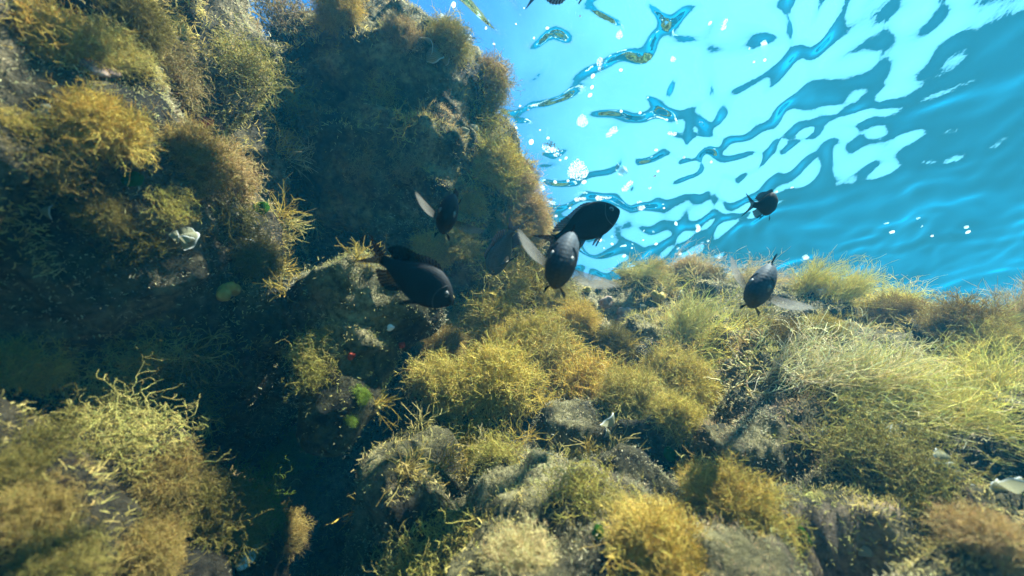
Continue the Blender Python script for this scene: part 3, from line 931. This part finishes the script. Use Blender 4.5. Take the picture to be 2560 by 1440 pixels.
SS = np.array([0, .02, .06, .12, .20, .30, .42, .55, .68, .80, .90, 1.0])
HH = np.array([.022, .048, .090, .132, .172, .200, .206, .185, .140, .088, .056, .050])
WW = np.array([.016, .034, .058, .078, .092, .098, .094, .080, .058, .036, .020, .013])
ZC = np.array([-.020, -.018, -.012, -.004, 0, .004, .004, .002, 0, 0, .002, .004])
BL = 0.80                                      # snout to tail root; the whole fish is 1 long
def fx(s): return 0.46 - BL * s
def bendy(x, k):                               # the body curves sideways towards the tail
    t = np.clip(0.30 - x, 0, 2)
    return k * t * t
def fish_body(bend):
    n, m = 44, 28
    s = np.linspace(0, 1, n) ** 1.25
    h, w, zc = np.interp(s, SS, HH), np.interp(s, SS, WW), np.interp(s, SS, ZC)
    for a in (h, w):
        a[1:-1] = (a[:-2] + 2 * a[1:-1] + a[2:]) / 4
    th = np.arange(m) * 2 * np.pi / m
    cy_, sz = np.cos(th), np.sin(th)
    wy = np.sign(cy_) * np.abs(cy_) ** 1.15
    x = np.repeat(fx(s)[:, None], m, 1)
    y = w[:, None] * wy[None] + bendy(fx(s), bend)[:, None]
    z = zc[:, None] + h[:, None] * sz[None]
    v = np.stack([x, y, z], -1).reshape(-1, 3)
    f = []
    for i in range(n - 1):
        for j in range(m):
            f.append((i * m + j, i * m + (j + 1) % m, (i + 1) * m + (j + 1) % m, (i + 1) * m + j))
    a = len(v); v = np.concatenate([v, [[fx(0) + 0.008, 0, -.02]], [[fx(1) - .004, bendy(fx(1), bend), .004]]])
    for j in range(m):
        f.append((a, (j + 1) % m, j, a)); f.append((a + 1, (n - 1) * m + j, (n - 1) * m + (j + 1) % m, a + 1))
    q = [t for t in f if t[0] != t[3]]; tr = [t[:3] for t in f if t[0] == t[3]]
    me = bpy.data.meshes.new('body')
    me.from_pydata([tuple(p) for p in v], [], q + tr)
    me.polygons.foreach_set('use_smooth', [True] * len(me.polygons))
    return me

def fin_sheet(name, root, tip, rays, mat, cup=0.0, cup_dir=(0, 1, 0), ragged=0.03, rng=None):
    """a fin between a root curve and a tip curve (both (k,3)); u counts rays for the ray pattern"""
    root, tip = np.array(root, float), np.array(tip, float)
    k = rays * 4 + 1
    def res(c):
        d = np.concatenate([[0], np.cumsum(np.linalg.norm(np.diff(c, axis=0), axis=1))]); d = d / max(d[-1], 1e-9)
        t = np.linspace(0, 1, k)
        return np.stack([np.interp(t, d, c[:, i]) for i in range(3)], 1)
    R_, T_ = res(root), res(tip)
    if k > 5:
        for _ in range(3): T_[1:-1] = (T_[:-2] + 2 * T_[1:-1] + T_[2:]) / 4
    j = 7
    t = np.linspace(0, 1, j)[:, None, None]
    u = np.linspace(0, 1, k)
    rag = 1 - ragged * (0.5 - 0.5 * np.cos(u * rays * 2 * np.pi))
    V = R_[None] * (1 - t * rag[None, :, None]) + T_[None] * (t * rag[None, :, None])
    V = V + np.array(cup_dir)[None, None] * (cup * (t ** 2) * np.cos((u - 0.5) * np.pi)[None, :, None])
    V = V + np.array(cup_dir)[None, None] * (0.004 * t * np.cos(u * rays * 2 * np.pi)[None, :, None])
    uv = np.stack([np.broadcast_to(u[None] * rays, (j, k)), np.broadcast_to(t[:, :, 0], (j, k))], -1).reshape(-1, 2)
    return mesh_np(name, V.reshape(-1, 3), grid_faces(j, k), mat, uv=uv)

def make_fish(centre, length, head, up, look, label, bend=0.0, spread=(0.9, 0.9), fork=0.17, dorsal=1.0, pect=1.0, droop=(0.0, 0.0)):
    """head, up: directions as seen along the line of sight to the fish (right, up, towards the lens). spread: how far each pectoral fin stands out"""
    fm = FM[look]
    to = -Vector(centre).normalized(); rt = Vector((1, 0, 0)); rt = (rt - to * rt.dot(to)).normalized(); uq = to.cross(rt)
    h = (rt * head[0] + uq * head[1] + to * head[2]).normalized()
    u = rt * up[0] + uq * up[1] + to * up[2]; u = (u - h * u.dot(h)).normalized(); l = u.cross(h)
    root = bpy.data.objects.new('fish', None); C.objects.link(root)
    root.empty_display_size = 0.01
    root.rotation_mode = 'QUATERNION'
    root.rotation_quaternion = Matrix((h, l, u)).transposed().to_quaternion()
    root.location = Vector(centre); root.scale = (length,) * 3
    tag(root, label, 'fish', 'dark damselfish swimming over the reef')
    b = fish_body(bend); b.materials.append(fm['body'])
    body = add('body', b, root)
    # eyes, each with its pupil
    for sgn in (1, -1):
        ev, ef = ICO[3] if 3 in ICO else ICO.setdefault(3, ico(3))
        s = 0.125
        y = np.interp(s, SS, WW) * 0.80
        e = add('eye', mesh_np('eye', ev * np.array([.033, .016, .033]), ef, M['iris']), root, (fx(s), sgn * y, 0.035))
        add('pupil', mesh_np('pupil', ev * np.array([.019, .009, .019]), ef, M['pupil']), e, (0, sgn * 0.0105, 0))
    # mouth: a curved lip round the blunt snout
    a = np.linspace(-1.9, 1.9, 25)
    ctr = np.stack([fx(0.045) + 0.018 * np.cos(a) - 0.028 * (1 - np.cos(a)), 0.045 * np.sin(a), -0.046 + 0.016 * np.cos(a)], 1)
    s = Strands(np.random.default_rng(1)); s.S.append((ctr[None], np.full((1, 25), 0.0085)))
    add('mouth', s.mesh('mouth', M['lip'], sides=6, vary=0.0), root)
    # gill covers: a raised edge curving down each cheek
    for sgn in (1, -1):
        t = np.linspace(-1.15, 1.2, 21)
        sx = 0.235 - 0.055 * t * t
        zz_ = 0.115 * t - 0.02
        hh_ = np.interp(sx, SS, HH); ww_ = np.interp(sx, SS, WW)
        yy_ = sgn * ww_ * np.sqrt(np.clip(1 - (zz_ / hh_) ** 2, 0.05, 1)) * 0.985
        g = Strands(np.random.default_rng(2)); g.S.append((np.stack([fx(sx), yy_, zz_], 1)[None], np.full((1, 21), 0.0048)))
        add('gill_cover', g.mesh('gill_cover', M['gill'], sides=6, vary=0.0), root)
    D = lambda x: bendy(np.asarray(x), bend)
    top = lambda s: np.interp(s, SS, ZC) + np.interp(s, SS, HH)
    bot = lambda s: np.interp(s, SS, ZC) - np.interp(s, SS, HH)
    # dorsal fin
    q = np.linspace(0.27, 0.86, 12)
    r = [(fx(t), D(fx(t)), top(t) - 0.012) for t in q]
    hgt = np.interp(q, [.27, .34, .6, .72, .80, .86], [.01, .055, .06, .105, .12, .05]) * dorsal
    lean_ = np.interp(q, [.27, .6, .86], [.03, .05, .13])
    tp = [(fx(t) - b_, D(fx(t) - b_), top(t) + a_) for t, a_, b_ in zip(q, hgt, lean_)]
    add('dorsal_fin', fin_sheet('dorsal_fin', r, tp, 17, fm['dark'], ragged=0.10), root)
    # anal fin
    q = np.linspace(0.60, 0.86, 8)
    r = [(fx(t), D(fx(t)), bot(t) + 0.012) for t in q]
    hgt = np.interp(q, [.60, .68, .78, .86], [.03, .10, .11, .04]); lean_ = np.interp(q, [.6, .86], [.05, .12])
    tp = [(fx(t) - b_, D(fx(t) - b_), bot(t) - a_) for t, a_, b_ in zip(q, hgt, lean_)]
    add('anal_fin', fin_sheet('anal_fin', r, tp, 9, fm['dark'], ragged=0.06), root)
    # deeply forked tail fin
    x0 = fx(0.985)
    r = [(x0, D(x0), z) for z in np.linspace(.052, -.044, 9)]
    zz = np.array([fork, fork * .92, fork * .60, fork * .28, .004, -fork * .26, -fork * .56, -fork * .88, -fork * .96])
    xx = x0 - np.array([.250, .245, .185, .125, .085, .120, .175, .235, .245])
    tp = [(a_, D(a_), b_) for a_, b_ in zip(xx, zz)]
    add('tail_fin', fin_sheet('tail_fin', r, tp, 14, fm['dark'], ragged=0.05), root)
    # pectoral fins: fans that open sideways
    for sgn, sp, dr in ((1, spread[0], droop[0]), (-1, spread[1], droop[1])):
        if sp is None: continue
        s0 = 0.27
        o_ = np.array([fx(s0), sgn * np.interp(s0, SS, WW) * 0.88, -0.045])
        ax = np.array([-math.cos(sp), sgn * math.sin(sp) * math.cos(dr), math.sin(sp) * math.sin(dr)])   # fin axis
        sd = np.array([0.62, 0, 0.80]); sd -= ax * sd.dot(ax); sd /= np.linalg.norm(sd)
        r = [o_ + sd * t for t in np.linspace(.036, -.036, 7)]
        ang = np.linspace(0.26, -0.60, 15)
        ll = 0.33 * pect * np.interp(np.linspace(0, 1, 15), [0, .08, .2, .4, .7, 1], [.95, 1.0, .93, .76, .52, .32])
        tp = [o_ + (ax * math.cos(t) + sd * math.sin(t)) * L_ for t, L_ in zip(ang, ll)]
        add('pectoral_fin', fin_sheet('pectoral_fin', r, tp, 13, fm['fin'], cup=0.03, cup_dir=(1, 0, 0), ragged=0.08), root)
    # pelvic fins: two narrow blades under the belly
    for sgn in (1, -1):
        o_ = np.array([fx(0.36), sgn * 0.030, bot(0.36) + 0.02])
        e_ = o_ + np.array([-.15, sgn * 0.05, -.085])
        r = [o_ + np.array([.02, 0, 0]), o_, o_ - np.array([.025, 0, -.004])]
        tp = [e_ + np.array([.010, 0, -.012]), e_, e_ + np.array([.045, 0, .040])]
        add('pelvic_fin', fin_sheet('pelvic_fin', r, tp, 5, fm['dark']), root)
    return root

ico_small = ICO.setdefault(3, ico(3))
# head on, tilted, in the middle
make_fish(P(1414, 650, .46), .158, (-.10, -.06, .99), (.28, .96, .25), 'grey',
          'dark grey fish facing the lens in the middle with clear fins spread wide', bend=-0.10, spread=(1.25, 1.30), droop=(-.15, .40))
make_fish(P(1456, 566, .62), .130, (.88, .44, -.16), (-.44, .88, .12), 'dark',
          'black fish swimming away right just above and behind the middle fish', bend=0.0, spread=(None, None), dorsal=0.5)
make_fish(P(1030, 694, .44), .110, (.80, -.48, .10), (.46, .86, .15), 'dark',
          'black fish in side profile heading down right before the dark cave', bend=0.05, spread=(.25, None))
make_fish(P(1122, 533, .52), .125, (-.07, -.08, .99), (.28, .96, .2), 'dark',
          'small dark fish facing the lens in front of the golden buttress', bend=0.10, spread=(1.2, 1.15), droop=(-.20, .40))
make_fish(P(1254, 622, .85), .140, (-.30, -.80, -.30), (-.70, .30, .50), 'grey',
          'faint hazy fish nose down in the shadow below the buttress', bend=0.2, spread=(.5, .5))
make_fish(P(1908, 712, .62), .150, (-.10, -.10, .98), (.38, .92, .2), 'grey',
          'dark fish facing the lens over the right ridge with raised back fin', bend=-0.10, spread=(1.25, 1.15), droop=(-.05, .60), dorsal=1.5)
make_fish(P(1918, 512, .72), .086, (.22, .06, -.97), (.10, .98, .05), 'dark',
          'small fish seen from behind against the blue with open forked tail', bend=0.30, spread=(None, None), fork=.22)
make_fish(P(1426, -62, .62), .110, (.94, .30, .10), (-.25, .9, -.3), 'dark',
          'fish cut off by the top edge of the picture', bend=0.0, spread=(.4, .4))
# ================================================================== foam under the surface
def foam_material():
    m, N, L = new_mat('foam')
    out = N.new('ShaderNodeOutputMaterial')
    d = N.new('ShaderNodeBsdfDiffuse'); t = N.new('ShaderNodeBsdfTranslucent'); mix = N.new('ShaderNodeMixShader')
    d.inputs[0].default_value = (0.85, 0.87, 0.87, 1); t.inputs[0].default_value = (0.9, 0.93, 0.93, 1); mix.inputs[0].default_value = 0.7
    L.new(d.outputs[0], mix.inputs[1]); L.new(t.outputs[0], mix.inputs[2]); L.new(mix.outputs[0], out.inputs[0])
    return m
M['foam'] = foam_material()
ICO2 = ico(1)
def foam_mesh(seed, n, elong, fine=1.0):
    """a raft of small bubbles packed in an uneven patch about 1 wide"""
    rng = np.random.default_rng(seed)
    V, F, k = [], [], 0
    v0, f0 = ICO2
    lob = rng.normal(0, 0.13, (3, 2))
    for i in range(n):
        a = rng.random() * 6.28; r = math.sqrt(rng.random()) * 0.30
        c = lob[rng.integers(3)] + r * np.array([math.cos(a), math.sin(a)])
        s = (0.022 + 0.035 * rng.random() ** 2) * fine
        V.append(v0 * np.array([s, s, s * 0.55]) + np.array([c[0] * elong, c[1], rng.normal(0, 0.012)])); F.append(f0 + k); k += len(v0)
    return mesh_np('foam_patch', np.concatenate(V), np.concatenate(F), M['foam'])
FOAM = [foam_mesh(200 + k, 190 + 20 * k, 1.0 + 0.22 * k) for k in range(3)] + [foam_mesh(209, 620, 1.3, 0.5)]
BUB = mesh_np('air_bubble', ICO[3][0] * np.array([0.5, 0.5, 0.33]), ICO[3][1], M['foam'])
rngf = np.random.default_rng(99)
def surface_point(u, v, down=0.0):
    d = ray(u, v)
    return Vector(d * ((SURFACE_Z - 0.015 - down) / d[2]))
def put_foam(u, v, px, label, k=None, stretch=1.0):
    p = surface_point(u, v)
    depth = p.dot(Vector(ray(1280, 720)))
    s = px / FPX * depth
    o = add('foam_patch', FOAM[rngf.integers(4) if k is None else k], loc=p)
    o.scale = (s * stretch, s, s * 0.6); o.rotation_euler = (0, 0, rngf.random() * 3.14)
    tag(o, label, 'foam', 'foam patches under the surface')
for a in [(1450, 305, 34, 'oval white foam patch alone under the blue surface above the fish'),
          (1502, 160, 24, 'white foam patch high on the surface left of the bright glare'),
          (1545, 88, 20, 'small round foam patch near the top edge'),
          (1434, 430, 62, 'largest ragged foam patch under the surface beside the buttress', 3),
          (1380, 372, 40, 'foam raft just above and left of the largest foam patch', 2),
          (1552, 430, 30, 'foam patch right of the largest one'),
          (1567, 465, 28, 'oval foam patch below the one right of the largest'),
          (1508, 492, 30, 'foam patch directly above the black fish'),
          (1600, 515, 26, 'foam patch right of the black fish near the dark reflection'),
          (1354, 470, 24, 'foam patch close to the hazy buttress edge'),
          (1377, 502, 22, 'foam patch below the one by the buttress edge'),
          (1450, 497, 22, 'foam patch left of the one above the black fish'),
          (1530, 330, 24, 'foam patch in a dark ripple at the middle of the surface'),
          (1680, 335, 18, 'small foam patch right of the middle ripple'),
          (1173, 95, 22, 'white foam spot beside the top shoulder of the buttress'),
          (1810, 62, 20, 'foam spot near the top under the bright glare'),
          (1680, 150, 16, 'foam spot between the glare and the foam patch high on the surface')]:
    put_foam(*a)
spots = [(1134,12,13),(1105,40,12),(1250,140,10),(1320,275,9),(1368,70,10),(1335,95,8),(1482,190,11),(1480,218,12),(1475,238,10),(1552,175,8),(1680,55,8),(1775,58,8),(1885,155,9),(1912,150,8),
         (1553,278,9),(1600,282,8),(1328,355,12),(1325,405,12),(1420,452,13),(1388,455,12),(1460,455,10),(1640,375,9),(1645,428,11),(1637,440,8),(1710,393,9),(1778,405,9),(1515,515,9),(1625,470,8),
         (1660,520,7),(1690,560,7),(1745,575,9),(1608,600,7),(1640,610,8),(1770,602,8),(1872,628,11),(1895,640,7),(2015,645,10),(1700,635,9),(1770,630,7),(1850,655,7),(1500,600,9),(1510,620,8),(1530,610,7),
         (2230,580,8),(2420,580,10),(2330,590,6),(1980,470,8),(1940,480,9),(1560,640,8),(1580,620,6),(1795,645,8),(1400,400,8),(1415,395,7),(1370,345,8),(1350,325,7),(1425,520,7),(1390,540,7),(1365,525,8),
         (1290,320,7),(1300,265,6),(1235,110,7),(1215,70,6),(1290,60,6),(1310,20,6),(1450,40,7)]
for u, v, px in spots:
    p = surface_point(u, v); s = px / FPX * p.dot(Vector(ray(1280, 720))) * (0.45 + 0.65 * rngf.random())
    o = add('air_bubble', BUB, loc=p); o.scale = (s * (1 + 0.5 * rngf.random()), s, s)
    o.rotation_euler = (0, 0, rngf.random() * 3.14)
    tag(o, 'tiny white bubble floating against the underside of the water surface', 'bubble', 'bubbles under the surface')

# ================================================================== pale fan seaweeds, sponges, leaves, shells
def fan_material():
    m, N, L = new_mat('fan_weed')
    out = N.new('ShaderNodeOutputMaterial')
    uv = N.new('ShaderNodeUVMap'); sp = N.new('ShaderNodeSeparateXYZ'); L.new(uv.outputs[0], sp.inputs[0])
    mu = N.new('ShaderNodeMath'); mu.operation = 'MULTIPLY'; mu.inputs[1].default_value = 60.0; L.new(sp.outputs[1], mu.inputs[0])
    sn = N.new('ShaderNodeMath'); sn.operation = 'SINE'; L.new(mu.outputs[0], sn.inputs[0])
    rp = N.new('ShaderNodeValToRGB'); e = rp.color_ramp.elements
    e[0].position, e[0].color = 0.2, (0.24, 0.23, 0.14, 1); e[1].position, e[1].color = 0.9, (0.33, 0.32, 0.22, 1)
    ma = N.new('ShaderNodeMapRange'); ma.inputs[1].default_value = -1; L.new(sn.outputs[0], ma.inputs[0]); L.new(ma.outputs[0], rp.inputs[0])
    # the rolled lip is chalky white
    rim = N.new('ShaderNodeMapRange'); rim.inputs[1].default_value = 0.90; rim.inputs[2].default_value = 0.95; L.new(sp.outputs[1], rim.inputs[0])
    mx = N.new('ShaderNodeMixRGB'); mx.inputs[2].default_value = (0.60, 0.62, 0.60, 1); L.new(rim.outputs[0], mx.inputs[0]); L.new(rp.outputs[0], mx.inputs[1])
    d = N.new('ShaderNodeBsdfDiffuse'); t = N.new('ShaderNodeBsdfTranslucent'); mix = N.new('ShaderNodeMixShader'); mix.inputs[0].default_value = 0.4
    L.new(mx.outputs[0], d.inputs[0]); L.new(mx.outputs[0], t.inputs[0]); L.new(d.outputs[0], mix.inputs[1]); L.new(t.outputs[0], mix.inputs[2]); L.new(mix.outputs[0], out.inputs[0])
    return m
M['fan'] = fan_material()
def fan_frond(seed):
    rng = np.random.default_rng(seed)
    na, nr = 49, 18
    a = np.linspace(-1.25, 1.25, na); r = np.linspace(0.06, 1, nr)
    A, R = np.meshgrid(a, r, indexing='ij')
    edge = 1 - 0.05 * np.cos(A * 2.6 + rng.random() * 6) - 0.025 * np.sin(A * 7 + rng.random() * 6)
    R2 = R * edge * (1 - 0.12 * (A / 1.25) ** 4)
    curl = 0.75 + 0.35 * rng.random()              # the sheet wraps round towards a funnel
    x = R2 * np.sin(A) * np.cos(0.35 * A * R); z = R2 * np.cos(A * 0.92)
    y = curl * 0.55 * R2 * (A / 1.25) ** 2 + 0.30 * R2 ** 2 + 0.05 * R2 ** 2 * np.sin(A * 4 + seed)
    roll = np.clip((R - 0.9) / 0.1, 0, 1); y = y + 0.05 * roll; z = z - 0.03 * roll ** 2
    uv = np.stack([(A + 1.25) / 2.5, R], -1).reshape(-1, 2)
    return mesh_np('frond', np.stack([x, y, z], -1).reshape(-1, 3), grid_faces(na, nr), M['fan'], uv=uv)
FANS = [fan_frond(k) for k in range(5)]
def fan_weed(u, v, px, n, label, face=(0.3, 0.25, 0.9), seed=0):
    h = hit(u, v)
    if h is None: print('fan misses', u, v); return
    loc, nrm, dist = h
    rng = np.random.default_rng(300 + seed)
    depth = Vector(loc).dot(Vector(ray(1280, 720))); size = px / FPX * depth / 2.0
    root = bpy.data.objects.new('fan_seaweed', None); C.objects.link(root); root.empty_display_size = 0.01
    root.location = Vector(loc) + nrm * 0.004
    tag(root, label, 'seaweed', 'pale fan seaweeds')
    f = cam_vec(*face).normalized()
    for k in range(n):
        o = add('frond', FANS[(seed + k) % 5], root)
        d = (f + Vector(rng.normal(0, 0.45, 3))).normalized()
        up = (nrm + Vector((0, 0, 0.6)) + Vector(rng.normal(0, 0.35, 3))).normalized()
        y = -d; z = (up - y * up.dot(y)).normalized(); x = y.cross(z)
        o.rotation_mode = 'QUATERNION'; o.rotation_quaternion = Matrix((x, y, z)).transposed().to_quaternion()
        s = size * (1.0 if k == 0 else 0.55 + 0.35 * rng.random()); o.scale = (s, s, s)
        o.location = Vector(rng.normal(0, 0.35, 3)) * size * (k > 0) * 1.3 + nrm * size * 0.25
for k, a in enumerate([(440, 585, 75, 5, 'largest pale fan seaweed cluster on the left wall'),
          (615, 595, 60, 2, 'pale fan seaweed with white rim right of the largest wall cluster'),
          (610, 630, 50, 2, 'small pale fan seaweed just below the white rimmed one on the wall'),
          (630, 690, 45, 2, 'lowest small pale fan seaweed on the left wall'),
          (75, 520, 50, 1, 'curled pale fan at the left edge of the picture'),
          (110, 270, 55, 3, 'whitish fan seaweed beside the amber tuft on the left wall'),
          (1070, 118, 70, 4, 'yellowish fan seaweed cluster near the buttress top'),
          (1180, 330, 45, 2, 'white fan seaweed halfway up the sunlit buttress edge'),
          (1540, 1070, 60, 2, 'pale curved fan in front of the dark hollow mid reef'),
          (1690, 1085, 50, 2, 'cream fan on the crusted rock right of the dark hollow'),
          (1615, 765, 34, 1, 'little white fan on the reef below the far ridge'),
          (1710, 742, 30, 1, 'tiny pale fan in the shade of the far ridge'),
          (2080, 1095, 70, 2, 'white fan left of the blurred large fans on the right'),
          (2280, 1105, 85, 4, 'wide grey fan seaweed under the yellow stringy mass'),
          (2400, 1220, 100, 5, 'large bluish white fan seaweed low on the right'),
          (2520, 1130, 70, 3, 'bright white fan at the right edge'),
          (2530, 1240, 70, 3, 'pale fan below the bright one at the right edge'),
          (2170, 1390, 70, 1, 'narrow pale fan near the bottom right'),
          (960, 680, 36, 1, 'faint pale fan behind the tail of the black fish')]):
    fan_weed(*a, seed=k)

def lump(name, u, v, px, mat, label, cat, seed, flat=0.8, group=None, lobes=5):
    """an uneven knobbly growth seated on the rock"""
    h = hit(u, v)
    if h is None: print('lump misses', u, v); return
    loc, n, dist = h
    rng = np.random.default_rng(seed)
    d, f = ICO.setdefault(4, ico(4))
    L = dome(rng, lobes, 1.4)
    r = 0.55 + 0.5 * np.max(np.clip((d @ L.T - 0.72) / 0.28, 0, 1) ** 0.6 * (0.6 + 0.4 * rng.random(lobes)), axis=1)
    v_ = d * (r * (1 + 0.12 * fbm(d, 5.0, 2, seed)))[:, None] * np.array([1, 1, flat])
    depth = Vector(loc).dot(Vector(ray(1280, 720))); s = px / FPX * depth / 2
    o = add(name, mesh_np(name, v_ * s, f, mat))
    o.rotation_mode = 'QUATERNION'; o.rotation_quaternion = n.to_track_quat('Z', 'Y'); o.location = loc + n * s * 0.2
    tag(o, label, cat, group)
def mottled(name, c1, c2, scale=60.0):
    m, N, L = new_mat(name)
    out = N.new('ShaderNodeOutputMaterial'); b = N.new('ShaderNodeBsdfPrincipled'); b.inputs['Roughness'].default_value = 0.75
    b.inputs['Specular IOR Level'].default_value = 0.15
    tc = N.new('ShaderNodeTexCoord'); n = N.new('ShaderNodeTexNoise'); n.inputs['Scale'].default_value = scale; n.inputs['Detail'].default_value = 5
    L.new(tc.outputs['Object'], n.inputs['Vector'])
    r = N.new('ShaderNodeValToRGB'); r.color_ramp.elements[0].position = 0.38; r.color_ramp.elements[1].position = 0.62
    r.color_ramp.elements[0].color = (*c1, 1); r.color_ramp.elements[1].color = (*c2, 1)
    L.new(n.outputs['Fac'], r.inputs[0]); L.new(r.outputs[0], b.inputs['Base Color'])
    bp = N.new('ShaderNodeBump'); bp.inputs['Strength'].default_value = 0.6; bp.inputs['Distance'].default_value = 0.004
    L.new(n.outputs['Fac'], bp.inputs['Height']); L.new(bp.outputs[0], b.inputs['Normal']); L.new(b.outputs[0], out.inputs[0])
    return m
M['red'] = mottled('red_sponge', (0.18, 0.02, 0.01), (0.42, 0.07, 0.03))
M['yellow'] = mottled('yellow_sponge', (0.26, 0.19, 0.04), (0.44, 0.33, 0.08))
M['pink'] = mottled('pink_coralline', (0.17, 0.10, 0.075), (0.34, 0.24, 0.19))
M['moss'] = mottled('green_algae', (0.05, 0.16, 0.01), (0.14, 0.36, 0.02))
M['shell'] = mottled('white_shell', (0.62, 0.64, 0.66), (0.85, 0.87, 0.88), 30)
lump('sponge', 1003, 860, 24, M['red'], 'small bright red sponge at the edge of the crusted ledge', 'sponge', 1)
lump('sponge', 880, 890, 26, M['red'], 'dull red sponge under the crusted ledge', 'sponge', 2)
lump('sponge', 515, 305, 34, M['red'], 'rusty red sponge in a crack of the left wall', 'sponge', 3)
lump('sponge', 1470, 728, 30, M['yellow'], 'yellow sponge knob right below the middle fish', 'sponge', 4)
lump('sponge', 1640, 745, 44, M['yellow'], 'yellow lumpy sponge on the shaded reef left of the right fish', 'sponge', 5)
lump('sponge', 560, 725, 70, M['yellow'], 'yellow lumpy sponge under the fans of the left wall', 'sponge', 6)
lump('coralline_crust', 545, 1245, 80, M['pink'], 'pinkish crust lump in the dim lower left', 'crust', 7, 0.5)
lump('coralline_crust', 250, 185, 90, M['pink'], 'pink crust patch on the upper left wall', 'crust', 8, 0.4)
lump('coralline_crust', 1680, 850, 60, M['pink'], 'pinkish crust between the fluffy tufts mid right', 'crust', 9, 0.5)
lump('coralline_crust', 1560, 790, 60, M['pink'], 'knobbly beige pink crust right of the middle fluffy tufts', 'crust', 10, 0.6, None, 9)
lump('coralline_crust', 1520, 760, 44, M['pink'], 'knobbly crust in the shadow right of the yellow sponge', 'crust', 11, 0.6, None, 9)
lump('shell', 612, 1390, 60, M['shell'], 'white blotched shell at the bottom edge left of the gully', 'shell', 15, 0.5)
lump('shell', 975, 815, 26, M['shell'], 'shiny white shell stuck on the crusted ledge', 'shell', 16, 0.45)

def leaf_mesh(seed):
    rng = np.random.default_rng(seed); n = 12
    a = np.linspace(0, 1, n); b = np.linspace(-1, 1, n)
    A, B = np.meshgrid(a, b, indexing='ij')
    w = 0.5 * np.sin(np.clip(A * 0.92 + 0.08, 0, 1) * np.pi) ** 0.7
    x = B * w * (1 + 0.1 * np.sin(A * 9 + seed)); z = A
    y = 0.16 * B * B + 0.15 * A * A + 0.05 * np.sin(6 * A + 3 * B + seed)
    return mesh_np('sea_lettuce', np.stack([x, y, z], -1).reshape(-1, 3), grid_faces(n, n), M['leaf'], col=np.ones((n * n, 3)))
LEAF = [leaf_mesh(k) for k in range(3)]
for k, (u, v, px, lab) in enumerate([(1985, 985, 40, 'bright green leaf standing on the sunlit crest'), (300, 450, 46, 'green leaf under the large amber tuft of the left wall'),
        (600, 475, 36, 'green leaf at the right rim of the left wall'), (640, 530, 38, 'darker green leaf below the rim leaf on the left wall'),
        (2020, 1385, 70, 'green leaf in the dark hollow at the bottom right'), (1505, 1350, 36, 'green leaf beside the big amber ball at the bottom'), (1690, 1150, 36, 'little green leaf on the bare crusted slope')]):
    h = hit(u, v)
    if h is None: continue
    loc, n, dist = h
    s = px / FPX * Vector(loc).dot(Vector(ray(1280, 720)))
    o = add('sea_lettuce', LEAF[k % 3]); o.scale = (s, s, s)
    d = cam_vec(0.3, 0.2, 0.9).normalized(); y = -d; up = (n + Vector((0, 0, 0.7))).normalized(); z = (up - y * up.dot(y)).normalized(); x = y.cross(z)
    o.rotation_mode = 'QUATERNION'; o.rotation_quaternion = Matrix((x, y, z)).transposed().to_quaternion(); o.location = loc
    tag(o, lab, 'leaf', 'green leaves')
build_haze()
